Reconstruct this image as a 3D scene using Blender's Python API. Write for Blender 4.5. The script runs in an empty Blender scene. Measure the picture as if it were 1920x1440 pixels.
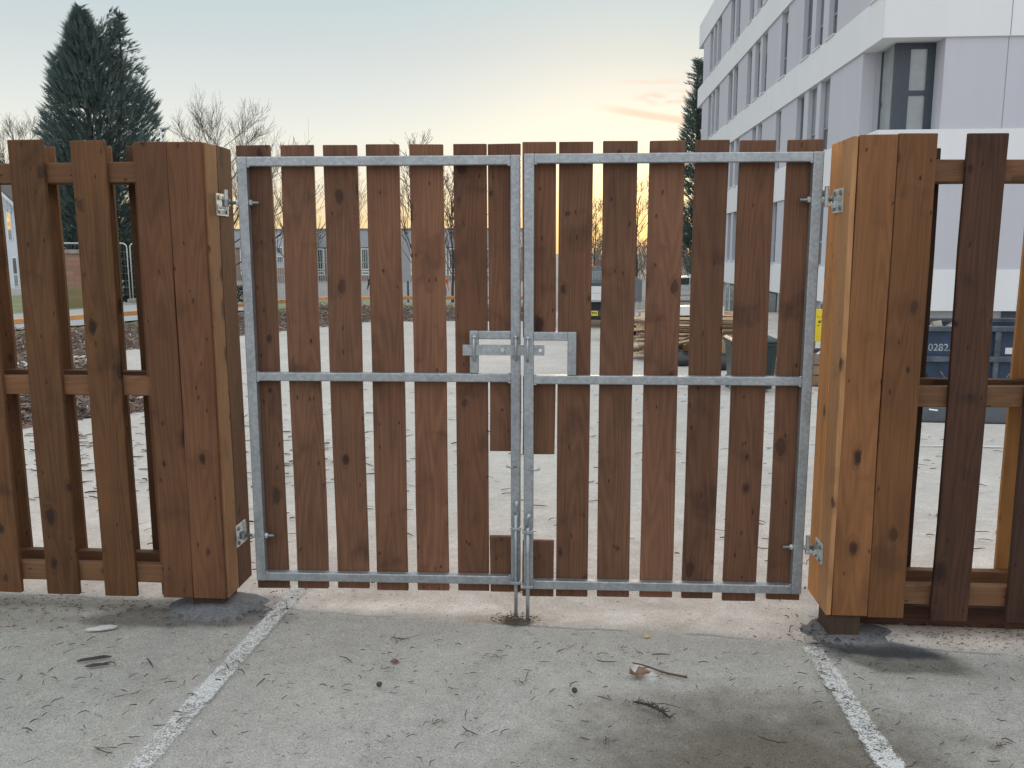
import bpy, bmesh, math, random
from mathutils import Vector, Matrix, Euler, noise as mnoise
R = math.radians
S = bpy.context.scene
COL = S.collection
random.seed(7)

# ------------------------------------------------------------------ camera
CAM = Vector((0.2031, -3.6487, 1.6296))
PITCH, YAW, ROLL, FPX = 0.1541, 0.0689, -0.0012, 1601.9
fw = Vector((-math.sin(YAW)*math.cos(PITCH), math.cos(YAW)*math.cos(PITCH), -math.sin(PITCH)))
rt = Vector((math.cos(YAW), math.sin(YAW), 0.0))
up = rt.cross(fw)
rt2 = rt*math.cos(ROLL) + up*math.sin(ROLL)
up2 = -rt*math.sin(ROLL) + up*math.cos(ROLL)
cd = bpy.data.cameras.new("camera")
cd.sensor_width = 36.0
cd.lens = FPX/1920.0*36.0
cd.clip_start = 0.05
cd.clip_end = 3000.0
cam = bpy.data.objects.new("camera", cd)
COL.objects.link(cam)
m3 = Matrix((rt2, up2, -fw)).transposed()
cam.matrix_world = Matrix.Translation(CAM) @ m3.to_4x4()
S.camera = cam

def at(x, y, Y):
    """a pixel of the photograph turned into the point at real distance Y behind the gate line"""
    d = fw + rt2*((x-960)/FPX) - up2*((y-720)/FPX)
    t = (Y-CAM.y)/d.y
    return CAM + d*t

def gz(y):
    """level of the car park: it falls 4 % away from the camera, then flattens"""
    if y < 7.0: return -0.04*y
    if y < 11.0:
        u = (y-7.0)/4.0
        return -0.28 - 0.16*(u - u*u*0.5)
    if y < 25.0: return -0.36
    if y < 39.0: return -0.36 - 0.85*(y-25.0)/14.0
    return -1.21

# ------------------------------------------------------------------ colour management, world, sun
S.view_settings.view_transform = 'Standard'
S.view_settings.look = 'None'
S.view_settings.exposure = 0.0
S.view_settings.gamma = 1.0
SUN_AZ, SUN_EL = 3.5, 4.0       # degrees to the right of the gate's normal, degrees above the horizon
SUND = Vector((math.sin(R(SUN_AZ))*math.cos(R(SUN_EL)), math.cos(R(SUN_AZ))*math.cos(R(SUN_EL)), math.sin(R(SUN_EL))))

class NT:
    """small helper round a node tree"""
    def __init__(s, nt): s.nt = nt
    def n(s, typ, **kw):
        nd = s.nt.nodes.new(typ)
        for k, v in kw.items(): setattr(nd, k, v)
        return nd
    def l(s, a, b): s.nt.links.new(a, b)
    def put(s, sock, v):
        if hasattr(v, 'is_linked') or isinstance(v, bpy.types.NodeSocket): s.nt.links.new(v, sock)
        elif isinstance(v, (tuple, list)) and len(v) == 3 and sock.type == 'RGBA': sock.default_value = (*v, 1)
        else: sock.default_value = v
    def math(s, op, a, b=0.0, c=0.0, clamp=False):
        nd = s.n('ShaderNodeMath', operation=op, use_clamp=clamp)
        s.put(nd.inputs[0], a); s.put(nd.inputs[1], b); s.put(nd.inputs[2], c)
        return nd.outputs[0]
    def vmath(s, op, a, b=(0, 0, 0)):
        nd = s.n('ShaderNodeVectorMath', operation=op)
        s.put(nd.inputs[0], a); s.put(nd.inputs[1], b)
        return nd.outputs['Value'] if op in ('LENGTH', 'DOT_PRODUCT', 'DISTANCE') else nd.outputs[0]
    def xyz(s, v):
        nd = s.n('ShaderNodeSeparateXYZ'); s.put(nd.inputs[0], v); return nd.outputs
    def comb(s, x, y, z):
        nd = s.n('ShaderNodeCombineXYZ'); s.put(nd.inputs[0], x); s.put(nd.inputs[1], y); s.put(nd.inputs[2], z); return nd.outputs[0]
    def mix(s, fac, a, b, mode='MIX'):
        nd = s.n('ShaderNodeMix', data_type='RGBA', blend_type=mode)
        s.put(nd.inputs[0], fac); s.put(nd.inputs[6], a); s.put(nd.inputs[7], b)
        return nd.outputs[2]
    def ramp(s, fac, stops, interp='LINEAR'):
        nd = s.n('ShaderNodeValToRGB'); cr = nd.color_ramp; cr.interpolation = interp
        while len(cr.elements) > 1: cr.elements.remove(cr.elements[-1])
        cr.elements[0].position = stops[0][0]
        for p, c in stops[1:]: cr.elements.new(p)
        for e, (p, c) in zip(cr.elements, stops):
            e.color = (*c, 1) if isinstance(c, (tuple, list)) else (c, c, c, 1)
        s.put(nd.inputs[0], fac); return nd.outputs[0]
    def smooth(s, v, a, b, lo=0.0, hi=1.0):
        nd = s.n('ShaderNodeMapRange', interpolation_type='SMOOTHSTEP')
        s.put(nd.inputs[0], v)
        for i, q in zip((1, 2, 3, 4), (a, b, lo, hi)): s.put(nd.inputs[i], q)
        return nd.outputs[0]
    def noise(s, vec, scale, detail=2.0, rough=0.5, dist=0.0, out=0, dim='3D'):
        nd = s.n('ShaderNodeTexNoise', noise_dimensions=dim)
        s.put(nd.inputs['Vector'], vec)
        nd.inputs['Scale'].default_value = scale; nd.inputs['Detail'].default_value = detail
        nd.inputs['Roughness'].default_value = rough; nd.inputs['Distortion'].default_value = dist
        return nd.outputs[out]
    def voro(s, vec, scale, feature='F1', rnd=1.0, dim='3D'):
        nd = s.n('ShaderNodeTexVoronoi', feature=feature, voronoi_dimensions=dim)
        s.put(nd.inputs['Vector'], vec)
        nd.inputs['Scale'].default_value = scale; nd.inputs['Randomness'].default_value = rnd
        return nd.outputs

world = bpy.data.worlds.new("World"); S.world = world; world.use_nodes = True
wt = NT(world.node_tree)
for nd in list(world.node_tree.nodes): world.node_tree.nodes.remove(nd)
wo = wt.n('ShaderNodeOutputWorld')
sky = wt.n('ShaderNodeTexSky', sky_type='NISHITA')
sky.sun_disc = False
sky.sun_elevation = R(SUN_EL); sky.sun_rotation = R(SUN_AZ)
sky.altitude = 60; sky.air_density = 1.0; sky.dust_density = 1.5; sky.ozone_density = 1.0
bg1 = wt.n('ShaderNodeBackground'); wt.l(sky.outputs[0], bg1.inputs[0]); bg1.inputs[1].default_value = 0.007
dirv = wt.n('ShaderNodeTexCoord').outputs['Generated']
dx, dy, dz = wt.xyz(dirv)[0], wt.xyz(dirv)[1], wt.xyz(dirv)[2]
front = wt.ramp(dz, [(0.0, (.90, .60, .32)), (.026, (.92, .70, .38)), (.075, (.90, .845, .69)), (.125, (.825, .845, .775)), (.167, (.725, .77, .755)), (.218, (.62, .685, .70)),
                     (.268, (.54, .65, .69)), (.42, (.62, .74, .82)), (.62, (1.15, 1.25, 1.32)), (1.0, (1.3, 1.4, 1.5))])
back = wt.ramp(dz, [(0.0, (.80, .76, .78)), (.15, (.86, .88, .94)), (.5, (1.2, 1.28, 1.36)), (1.0, (1.3, 1.4, 1.5))])  # unseen sky overhead and behind brightened past dusk level as added fill
skycol = wt.mix(wt.smooth(dy, .45, -.25), front, back)
# glow round the low sun
sd = wt.vmath('DOT_PRODUCT', dirv, tuple(SUND))
g1 = wt.math('POWER', wt.math('MAXIMUM', sd, 0.0), 900.0)
g2 = wt.math('POWER', wt.math('MAXIMUM', sd, 0.0), 75.0)
glow = wt.mix(1.0, wt.mix(g1, (0, 0, 0), (.55, .30, .02)), wt.mix(g2, (0, 0, 0), (.15, .095, .0)), 'ADD')
skycol = wt.mix(1.0, skycol, glow, 'ADD')
# a few thin streaks of cloud low over the building
az = wt.math('ARCTAN2', dx, dy)
cv = wt.comb(wt.math('MULTIPLY', az, 26.0), wt.math('MULTIPLY_ADD', dz, 95.0, wt.math('MULTIPLY', az, 14.0)), 3.7)
cn = wt.noise(cv, 1.0, 5.0, .62, .5)
def streak(c, slope, w, a0, a1, a2, a3, lo, hi):
    d_ = wt.math('SUBTRACT', dz, wt.math('MULTIPLY_ADD', az, slope, c))
    k_ = wt.smooth(wt.math('ABSOLUTE', wt.math('DIVIDE', d_, w)), 1.0, .15)
    k_ = wt.math('MULTIPLY', k_, wt.math('MULTIPLY', wt.smooth(az, a0, a1), wt.smooth(az, a3, a2)))
    return wt.math('MULTIPLY', k_, wt.smooth(cn, lo, hi))
cm = streak(.1625, -.17, .0065, .015, .07, .15, .30, .30, .50)
cm = wt.math('MAXIMUM', cm, streak(.1640, .02, .0100, .055, .10, .15, .30, .40, .58))
cm = wt.math('MAXIMUM', cm, wt.math('MULTIPLY', streak(.183, .0, .0040, .04, .08, .12, .16, .38, .60), .6))
skycol = wt.mix(wt.math('MULTIPLY', cm, .8), skycol, (.90, .62, .50))
bg2 = wt.n('ShaderNodeBackground'); wt.l(skycol, bg2.inputs[0]); bg2.inputs[1].default_value = 1.0
ad = wt.n('ShaderNodeAddShader'); wt.l(bg1.outputs[0], ad.inputs[0]); wt.l(bg2.outputs[0], ad.inputs[1])
wt.l(ad.outputs[0], wo.inputs[0])

sl = bpy.data.lights.new("sun", 'SUN'); sl.energy = 1.2; sl.angle = R(10); sl.color = (1.0, .72, .42)
so = bpy.data.objects.new("sun", sl); COL.objects.link(so)
so.rotation_euler = (-SUND).to_track_quat('-Z', 'Y').to_euler()
so.location = (0, 40, 30)

# ------------------------------------------------------------------ object helpers
def link(o, parent=None):
    COL.objects.link(o)
    if parent: o.parent = parent
    return o
def tag(o, label, cat, group=None, kind=None):
    if label: o['label'] = label
    if cat: o['category'] = cat
    if group: o['group'] = group
    if kind: o['kind'] = kind
    return o
def thing(name, label, cat, loc=(0, 0, 0), rz=0.0, group=None):
    o = bpy.data.objects.new(name, None); o.empty_display_size = .1
    link(o); o.location = loc; o.rotation_euler = (0, 0, rz)
    return tag(o, label, cat, group)

class MB:
    """collects shapes into ONE mesh"""
    def __init__(s): s.v = []; s.f = []
    def add(s, vs, fs):
        b = len(s.v); s.v += [tuple(v) for v in vs]; s.f += [tuple(b+i for i in f) for f in fs]; return s
    def box(s, x0, x1, y0, y1, z0, z1, M=None):
        vs = [Vector(p) for p in ((x0,y0,z0),(x1,y0,z0),(x1,y1,z0),(x0,y1,z0),(x0,y0,z1),(x1,y0,z1),(x1,y1,z1),(x0,y1,z1))]
        if M: vs = [M @ v for v in vs]
        return s.add(vs, ((3,2,1,0),(4,5,6,7),(0,1,5,4),(1,2,6,5),(2,3,7,6),(3,0,4,7)))
    def tube(s, pts, rad, n=8, cap=True):
        pts = [Vector(p) for p in pts]
        rs = rad if isinstance(rad, (list, tuple)) else [rad]*len(pts)
        b = len(s.v); u = None
        for i, p in enumerate(pts):
            d = (pts[min(i+1, len(pts)-1)] - pts[max(i-1, 0)])
            if d.length < 1e-9: d = Vector((0, 0, 1))
            d.normalize()
            if u is None or abs(u.dot(d)) > .98:
                u = d.orthogonal()
            u = (u - d*u.dot(d)).normalized(); w = d.cross(u)
            for k in range(n):
                a = 2*math.pi*k/n
                s.v.append(tuple(p + (u*math.cos(a) + w*math.sin(a))*rs[i]))
        for i in range(len(pts)-1):
            for k in range(n):
                k2 = (k+1) % n
                s.f.append((b+i*n+k, b+i*n+k2, b+(i+1)*n+k2, b+(i+1)*n+k))
        if cap:
            s.f.append(tuple(b+k for k in reversed(range(n))))
            e = b+(len(pts)-1)*n
            s.f.append(tuple(e+k for k in range(n)))
        return s
    def prism(s, poly, a, b, axis='y'):
        """a flat outline given depth from a to b along an axis"""
        n = len(poly)
        def P(u, w, t):
            return {'y': (u, t, w), 'x': (t, u, w), 'z': (u, w, t)}[axis]
        vs = [P(u, w, a) for u, w in poly] + [P(u, w, b) for u, w in poly]
        fs = [tuple(range(n)), tuple(reversed(range(n, 2*n)))] + [(i, i+n, (i+1) % n+n, (i+1) % n) for i in range(n)]
        return s.add(vs, fs)
    def lathe(s, prof, n=20, M=None):
        b = len(s.v)
        for r, z in prof:
            for k in range(n):
                a = 2*math.pi*k/n; v = Vector((r*math.cos(a), r*math.sin(a), z))
                s.v.append(tuple(M @ v if M else v))
        for i in range(len(prof)-1):
            for k in range(n):
                k2 = (k+1) % n; s.f.append((b+i*n+k, b+i*n+k2, b+(i+1)*n+k2, b+(i+1)*n+k))
        s.f.append(tuple(b+k for k in reversed(range(n)))); e = b+(len(prof)-1)*n
        s.f.append(tuple(e+k for k in range(n)))
        return s
    def build(s, name, mat, parent=None, loc=(0, 0, 0), rot=(0, 0, 0), bevel=0.0, seg=2, smooth=False, fix=True):
        me = bpy.data.meshes.new(name)
        me.from_pydata(s.v, [], s.f)
        if bevel or fix:
            bm = bmesh.new(); bm.from_mesh(me)
            if fix: bmesh.ops.recalc_face_normals(bm, faces=bm.faces)
            if bevel:
                bmesh.ops.bevel(bm, geom=[e for e in bm.edges if len(e.link_faces) == 2 and e.calc_face_angle(0) > .5],
                                offset=bevel, segments=seg, affect='EDGES', profile=.5, clamp_overlap=True)
            bm.to_mesh(me); bm.free()
        for m in (mat if isinstance(mat, list) else [mat]): me.materials.append(m)
        if smooth:
            me.polygons.foreach_set('use_smooth', [True]*len(me.polygons))
        o = bpy.data.objects.new(name, me); link(o, parent)
        o.location = loc; o.rotation_euler = rot
        return o

def children(o): return [c for c in bpy.data.objects if c.parent == o]
def copy_tree(o, parent=None):
    kids = children(o)
    c = o.copy(); COL.objects.link(c); c.parent = parent
    for ch in kids: copy_tree(ch, c)
    return c

# ------------------------------------------------------------------ materials
MATS = {}
def base_mat(name):
    m = bpy.data.materials.new(name); m.use_nodes = True
    t = NT(m.node_tree); b = m.node_tree.nodes['Principled BSDF']
    return m, t, b
def plain(name, col, rough=.6, metal=0.0, var=.12, scale=6.0, bump=0.0, spec=.5):
    if name in MATS: return MATS[name]
    m, t, b = base_mat(name)
    P = t.n('ShaderNodeTexCoord').outputs['Object']
    rnd = t.n('ShaderNodeObjectInfo').outputs['Random']
    n = t.noise(t.vmath('ADD', P, t.comb(t.math('MULTIPLY', rnd, 31.0), 0.0, 0.0)), scale, 4.0, .6)
    n2 = t.noise(P, scale*9, 2.0, .6)
    f = t.math('ADD', t.math('MULTIPLY', n, .7), t.math('MULTIPLY', n2, .3))
    lo = tuple(c*(1-var*1.6) for c in col); hi = tuple(min(1, c*(1+var*1.6)) for c in col)
    t.put(b.inputs['Base Color'], t.ramp(f, [(.3, lo), (.7, hi)]))
    b.inputs['Roughness'].default_value = rough; b.inputs['Metallic'].default_value = metal
    b.inputs['Specular IOR Level'].default_value = spec
    if bump:
        bp = t.n('ShaderNodeBump'); bp.inputs['Strength'].default_value = bump; bp.inputs['Distance'].default_value = .01
        t.l(n2, bp.inputs['Height']); t.l(bp.outputs[0], b.inputs['Normal'])
    MATS[name] = m; return m

def wood(name, light, dark, knot, smudge=.5, rough=.72, knots=.74, grey=0.0):
    """sawn softwood: long grain along local z, knots with dark rings, smudged whorls; every board object differs"""
    m, t, b = base_mat(name)
    P = t.n('ShaderNodeTexCoord').outputs['Object']
    rnd = t.n('ShaderNodeObjectInfo').outputs['Random']
    off = t.comb(t.math('MULTIPLY', rnd, 41.0), t.math('MULTIPLY', rnd, 13.0), t.math('MULTIPLY', rnd, 67.0))
    Q = t.vmath('ADD', P, off)
    q = t.xyz(Q)
    qx = t.math('ADD', q[0], t.math('MULTIPLY', q[1], .7))
    # knots on a jittered grid, only some cells hold one
    kv = t.comb(t.math('MULTIPLY', qx, 9.5), t.math('MULTIPLY', q[2], 5.2), 0.0)
    wob = t.noise(Q, 26.0, 1.0, .4, out=1)
    kv2 = t.vmath('ADD', kv, t.vmath('MULTIPLY', t.vmath('SUBTRACT', wob, (.5, .5, .5)), (.16, .12, 0)))
    vo = t.n('ShaderNodeTexVoronoi', voronoi_dimensions='2D', feature='F1')
    t.l(kv2, vo.inputs['Vector']); vo.inputs['Scale'].default_value = 1.0; vo.inputs['Randomness'].default_value = .9
    kd = vo.outputs['Distance']; kr = t.xyz(vo.outputs['Color'])
    has = t.math('GREATER_THAN', kr[0], knots+.04)
    size = t.math('MULTIPLY_ADD', t.math('MULTIPLY', kr[1], kr[1]), .15, .04)
    core = t.math('MULTIPLY', has, t.smooth(kd, size, t.math('MULTIPLY', size, .72)))
    halo = t.math('MULTIPLY', has, t.smooth(kd, t.math('MULTIPLY', size, 2.6), t.math('MULTIPLY', size, .7)))
    ring = t.math('MULTIPLY', has, t.smooth(t.math('ABSOLUTE', t.math('SUBTRACT', kd, t.math('MULTIPLY', size, 1.02))), t.math('MULTIPLY', size, .22), 0.0))
    pk = t.n('ShaderNodeTexVoronoi', voronoi_dimensions='2D', feature='F1')
    t.l(t.vmath('MULTIPLY', t.vmath('ADD', kv2, (7.3, 2.9, 0)), (2.6, 1.9, 1)), pk.inputs['Vector']); pk.inputs['Scale'].default_value = 1.0
    pin = t.math('MULTIPLY', t.math('GREATER_THAN', t.xyz(pk.outputs['Color'])[1], .90), t.smooth(pk.outputs['Distance'], .14, .06))
    # whorl smudges: broad soft dark bands lying across the board at knot height
    sv = t.comb(t.math('MULTIPLY', qx, 5.0), 0.0, t.math('MULTIPLY', t.math('ADD', q[2], t.math('MULTIPLY', t.noise(Q, 9.0, 1.0), .12)), 4.6))
    sm = t.noise(sv, 1.0, 3.0, .55)
    smk = t.smooth(sm, .53, .74)
    # grain: cathedral contour lines, bent round the knots, and fine fibres
    bend = t.math('MULTIPLY', halo, .35)
    gv = t.comb(t.math('MULTIPLY', qx, 9.0), 0.0, t.math('MULTIPLY', q[2], .75))
    cn = t.math('ADD', t.noise(gv, 1.0, 1.0, .4), t.math('MULTIPLY', bend, .25))
    rings = t.math('FRACT', t.math('MULTIPLY', cn, 15.0))
    rings = t.math('ABSOLUTE', t.math('SUBTRACT', rings, .5))
    fv = t.comb(t.math('MULTIPLY', qx, 240.0), t.math('MULTIPLY', q[1], 120.0), t.math('MULTIPLY', q[2], 4.0))
    fib = t.noise(fv, 1.0, 2.0, .6)
    broad = t.noise(t.comb(t.math('MULTIPLY', qx, 3.0), q[1], t.math('MULTIPLY', q[2], 1.1)), 1.3, 3.0, .6)
    f = t.math('ADD', t.math('MULTIPLY', rings, .26), t.math('MULTIPLY', fib, .44))
    f = t.math('ADD', f, t.math('MULTIPLY', broad, .50))
    col = t.ramp(f, [(.30, dark), (.72, light)])
    # board to board tone
    tone = t.math('MULTIPLY_ADD', t.math('FRACT', t.math('MULTIPLY', rnd, 7.3)), .44, .80)
    col = t.mix(1.0, col, t.comb(tone, tone, tone), 'MULTIPLY')
    hue = t.math('FRACT', t.math('MULTIPLY', rnd, 17.9))
    col = t.mix(t.math('MULTIPLY', hue, .30), col, t.mix(1.0, col, (1.12, .90, .78), 'MULTIPLY'))
    col = t.mix(t.math('MULTIPLY', smk, smudge), col, knot)
    col = t.mix(t.math('MULTIPLY', halo, .30), col, knot)
    col = t.mix(t.math('MULTIPLY', core, t.math('MULTIPLY_ADD', kr[2], .5, .4)), col, knot)
    col = t.mix(t.math('MULTIPLY', ring, .55), col, (.012, .007, .006))
    col = t.mix(t.math('MULTIPLY', pin, .7), col, knot)
    wet = t.smooth(t.noise(t.comb(t.math('MULTIPLY', qx, 4.0), 0.0, t.math('MULTIPLY', q[2], 1.6)), 1.0, 4.0, .65), .52, .70)
    col = t.mix(t.math('MULTIPLY', wet, .42), col, t.mix(1.0, col, (.58, .55, .56), 'MULTIPLY'))
    if grey: col = t.mix(t.math('MULTIPLY', t.smooth(t.noise(Q, 2.0, 3.0, .6), .4, .7), grey), col, (.16, .15, .14))
    t.put(b.inputs['Base Color'], col)
    t.put(b.inputs['Roughness'], t.math('MULTIPLY_ADD', fib, .2, rough-.1))
    b.inputs['Specular IOR Level'].default_value = .25
    bp = t.n('ShaderNodeBump'); bp.inputs['Strength'].default_value = .35; bp.inputs['Distance'].default_value = .0025
    t.put(bp.inputs['Height'], t.math('ADD', t.math('MULTIPLY', fib, .8), t.math('MULTIPLY', rings, .35)))
    t.l(bp.outputs[0], b.inputs['Normal'])
    MATS[name] = m; return m

KN = (.022, .012, .010)
W_GATE = wood('wood_gate', (.192, .094, .053), (.082, .041, .025), KN, .50)
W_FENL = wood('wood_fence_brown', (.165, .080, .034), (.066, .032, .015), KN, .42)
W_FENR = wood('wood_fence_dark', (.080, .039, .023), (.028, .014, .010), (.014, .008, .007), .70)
W_POSTL = wood('wood_post_brown', (.165, .076, .036), (.074, .034, .018), KN, .40)
W_POSTM = wood('wood_post_lighter', (.27, .145, .068), (.16, .082, .040), KN, .35)
W_POSTR = wood('wood_post_warm', (.240, .108, .043), (.120, .053, .022), KN, .38)
W_LIGHT = wood('wood_light_orange', (.66, .31, .105), (.42, .185, .06), (.07, .03, .015), .25, knots=.8)
W_TAN = wood('wood_light_tan', (.52, .29, .135), (.34, .18, .08), (.06, .03, .018), .25, knots=.75)
W_CORE = wood('wood_core', (.085, .058, .042), (.045, .030, .022), KN, .4)
W_RAIL = wood('wood_rail', (.185, .095, .046), (.095, .047, .024), KN, .45)
W_NEW = wood('wood_new_orange', (.60, .33, .14), (.42, .20, .075), (.10, .05, .02), .15, knots=.75)
W_PALE = wood('wood_pale', (.66, .52, .34), (.45, .33, .20), (.16, .10, .06), .2, knots=.75)
W_OLD = wood('wood_old', (.30, .21, .14), (.15, .10, .07), KN, .4, grey=.6)

def galv(name, col, rough=.46, metal=.75, mark=.5):
    m, t, b = base_mat(name)
    P = t.n('ShaderNodeTexCoord').outputs['Object']
    rnd = t.n('ShaderNodeObjectInfo').outputs['Random']
    Q = t.vmath('ADD', P, t.comb(t.math('MULTIPLY', rnd, 19.0), 0.0, t.math('MULTIPLY', rnd, 7.0)))
    v = t.voro(Q, 90.0)
    sp = t.xyz(v['Color'])[0]
    n = t.noise(Q, 7.0, 5.0, .65)
    run = t.noise(t.vmath('MULTIPLY', Q, (40, 40, 5)), 1.0, 3.0, .6)
    f = t.math('ADD', t.math('MULTIPLY', sp, .25), t.math('ADD', t.math('MULTIPLY', n, .55), t.math('MULTIPLY', run, .35)))
    c = t.ramp(f, [(.30, tuple(x*.72 for x in col)), (.60, col), (.85, tuple(min(1, x*1.28) for x in col))])
    st = t.smooth(t.noise(Q, 34.0, 4.0, .7), .62, .76)
    c = t.mix(t.math('MULTIPLY', st, mark), c, tuple(x*.45 for x in col))
    t.put(b.inputs['Base Color'], c)
    t.put(b.inputs['Roughness'], t.math('MULTIPLY_ADD', n, .25, rough-.1))
    b.inputs['Metallic'].default_value = metal
    bp = t.n('ShaderNodeBump'); bp.inputs['Strength'].default_value = .12; bp.inputs['Distance'].default_value = .002
    t.l(n, bp.inputs['Height']); t.l(bp.outputs[0], b.inputs['Normal'])
    MATS[name] = m; return m
GALV = galv('galvanised_steel', (.375, .40, .415), mark=.28)
GALV_B = galv('galvanised_bar', (.40, .43, .445), .42, mark=.35)
ZINC = galv('zinc_plate', (.58, .62, .60), .4, .55, .25)
ZINC_D = galv('zinc_bolt', (.26, .29, .29), .4, .8, .3)

# ------------------------------------------------------------------ ground
def ground_material():
    m, t, b = base_mat('asphalt')
    P = t.n('ShaderNodeTexCoord').outputs['Object']
    x, y = t.xyz(P)[0], t.xyz(P)[1]
    F = t.comb(x, y, 0.0)
    big = t.noise(F, .55, 5.0, .6)
    med = t.noise(F, 3.5, 4.0, .6)
    fine = t.noise(F, 150.0, 3.0, .75)
    ag = t.voro(F, 210.0)
    agc = t.xyz(ag['Color'])[0]
    near = t.ramp(big, [(.30, (.310, .297, .266)), (.68, (.435, .417, .374))])
    far = t.ramp(big, [(.30, (.43, .40, .36)), (.70, (.535, .50, .455))])
    # worn paler surface past a ragged seam, with warm light and overexposure painted in
    edge = t.math('ADD', t.math('MULTIPLY', t.math('SUBTRACT', t.noise(t.comb(t.math('MULTIPLY', x, 2.2), 0.0, 0.0), 1.0, 4.0, .6), .5), .16),
                  t.math('MULTIPLY', x, -.085))
    yy = t.math('SUBTRACT', y, edge)
    fm = t.smooth(t.math('ADD', yy, t.math('MULTIPLY', t.math('SUBTRACT', fine, .5), .22)), -.16, .02)
    fm2 = t.smooth(y, .0, 3.0)
    warm = t.mix(t.smooth(med, .3, .7), (.56, .475, .40), (.68, .595, .525))
    farc = t.mix(fm2, warm, far)
    col = t.mix(fm, near, farc)
    drab = t.ramp(med, [(.3, (.19, .185, .16)), (.7, (.27, .265, .24))])
    col = t.mix(t.smooth(y, 23.5, 26.0), col, drab)
    seam = t.math('MULTIPLY', t.smooth(t.math('ABSOLUTE', t.math('ADD', yy, .10)), .016, .004), t.smooth(med, .42, .62))
    col = t.mix(t.math('MULTIPLY', seam, .5), col, (.12, .11, .10))
    # aggregate: pale chips and dark pits
    chips = t.math('MULTIPLY', t.math('GREATER_THAN', agc, .80), t.smooth(ag['Distance'], .55, .25))
    pits = t.math('MULTIPLY', t.math('LESS_THAN', agc, .22), t.smooth(ag['Distance'], .6, .3))
    ag2 = t.voro(F, 120.0); ag2c = t.xyz(ag2['Color'])[0]
    pits2 = t.math('MULTIPLY', t.math('LESS_THAN', ag2c, .13), t.smooth(ag2['Distance'], .5, .25))
    ch2 = t.math('MULTIPLY', t.math('GREATER_THAN', ag2c, .90), t.smooth(ag2['Distance'], .5, .25))
    col = t.mix(t.math('MULTIPLY', chips, .42), col, (.70, .69, .65))
    col = t.mix(t.math('MULTIPLY', ch2, .38), col, (.72, .71, .67))
    col = t.mix(t.math('MULTIPLY', pits, .50), col, (.085, .08, .07))
    col = t.mix(t.math('MULTIPLY', pits2, .42), col, (.075, .068, .06))
    tone = t.math('MULTIPLY_ADD', t.math('SUBTRACT', fine, .5), 1.0, 1.0)
    tone = t.math('MULTIPLY', tone, t.math('MULTIPLY_ADD', t.math('SUBTRACT', t.noise(F, 16.0, 5.0, .7), .5), .55, 1.0))
    tone = t.math('MULTIPLY', tone, t.math('MULTIPLY_ADD', t.math('SUBTRACT', med, .5), .35, 1.0))
    col = t.mix(1.0, col, t.comb(tone, tone, tone), 'MULTIPLY')
    # greenish bloom on the left bay, ragged elliptical patches, most darker than the ground
    wobble = t.math('MULTIPLY', t.math('SUBTRACT', t.noise(F, 6.0, 5.0, .65), .5), .9)
    col = t.mix(t.math('MULTIPLY', t.smooth(x, -1.0, -2.6), t.math('MULTIPLY', t.smooth(y, .1, -.6), .35)), col, t.mix(1.0, col, (.84, .98, .90), 'MULTIPLY'))
    for (cx, cy, rx, ry, ang, amt, c) in GROUND_PATCHES:
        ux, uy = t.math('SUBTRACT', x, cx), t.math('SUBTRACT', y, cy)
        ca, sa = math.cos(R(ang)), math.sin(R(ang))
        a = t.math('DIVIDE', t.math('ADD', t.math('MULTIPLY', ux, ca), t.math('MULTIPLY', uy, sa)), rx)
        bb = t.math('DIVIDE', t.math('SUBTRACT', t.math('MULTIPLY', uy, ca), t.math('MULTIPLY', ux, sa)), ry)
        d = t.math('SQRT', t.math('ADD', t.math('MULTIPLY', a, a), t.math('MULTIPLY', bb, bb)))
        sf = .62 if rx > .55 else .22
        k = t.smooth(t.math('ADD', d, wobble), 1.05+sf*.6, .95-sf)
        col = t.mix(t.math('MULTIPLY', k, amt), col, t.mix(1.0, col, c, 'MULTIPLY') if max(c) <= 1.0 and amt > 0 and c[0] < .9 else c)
    # hairline cracks
    cr = t.n('ShaderNodeTexVoronoi', feature='DISTANCE_TO_EDGE'); t.put(cr.inputs['Vector'], t.vmath('ADD', F, t.vmath('SCALE', F)))
    t.put(b.inputs['Base Color'], col)
    b.inputs['Roughness'].default_value = .9; b.inputs['Specular IOR Level'].default_value = .2
    bp = t.n('ShaderNodeBump'); bp.inputs['Strength'].default_value = .55; bp.inputs['Distance'].default_value = .006
    t.put(bp.inputs['Height'], t.math('ADD', fine, t.math('MULTIPLY', agc, .35)))
    t.l(bp.outputs[0], b.inputs['Normal'])
    return m
GROUND_PATCHES = [(-1.52, -.12, .48, .13, 4, .9, (.42, .41, .42)), (-1.42, -.02, .18, .07, 0, .9, (.30, .33, .38)), (-1.22, .06, .10, .12, 0, .6, (.45, .47, .52)),
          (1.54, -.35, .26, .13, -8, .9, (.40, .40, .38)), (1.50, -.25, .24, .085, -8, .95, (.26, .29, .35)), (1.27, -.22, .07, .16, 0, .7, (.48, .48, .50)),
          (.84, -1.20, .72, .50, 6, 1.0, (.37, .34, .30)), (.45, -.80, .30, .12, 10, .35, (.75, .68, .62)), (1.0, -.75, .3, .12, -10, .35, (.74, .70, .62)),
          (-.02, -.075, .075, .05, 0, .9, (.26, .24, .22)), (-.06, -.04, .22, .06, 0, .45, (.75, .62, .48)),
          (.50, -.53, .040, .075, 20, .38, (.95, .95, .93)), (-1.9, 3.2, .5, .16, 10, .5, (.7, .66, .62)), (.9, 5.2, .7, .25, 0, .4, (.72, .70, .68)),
          (2.5, -.45, 1.2, .14, 0, .55, (.70, .70, .68)), (-2.4, -.2, .6, .10, 0, .4, (.72, .70, .66))]
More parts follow.
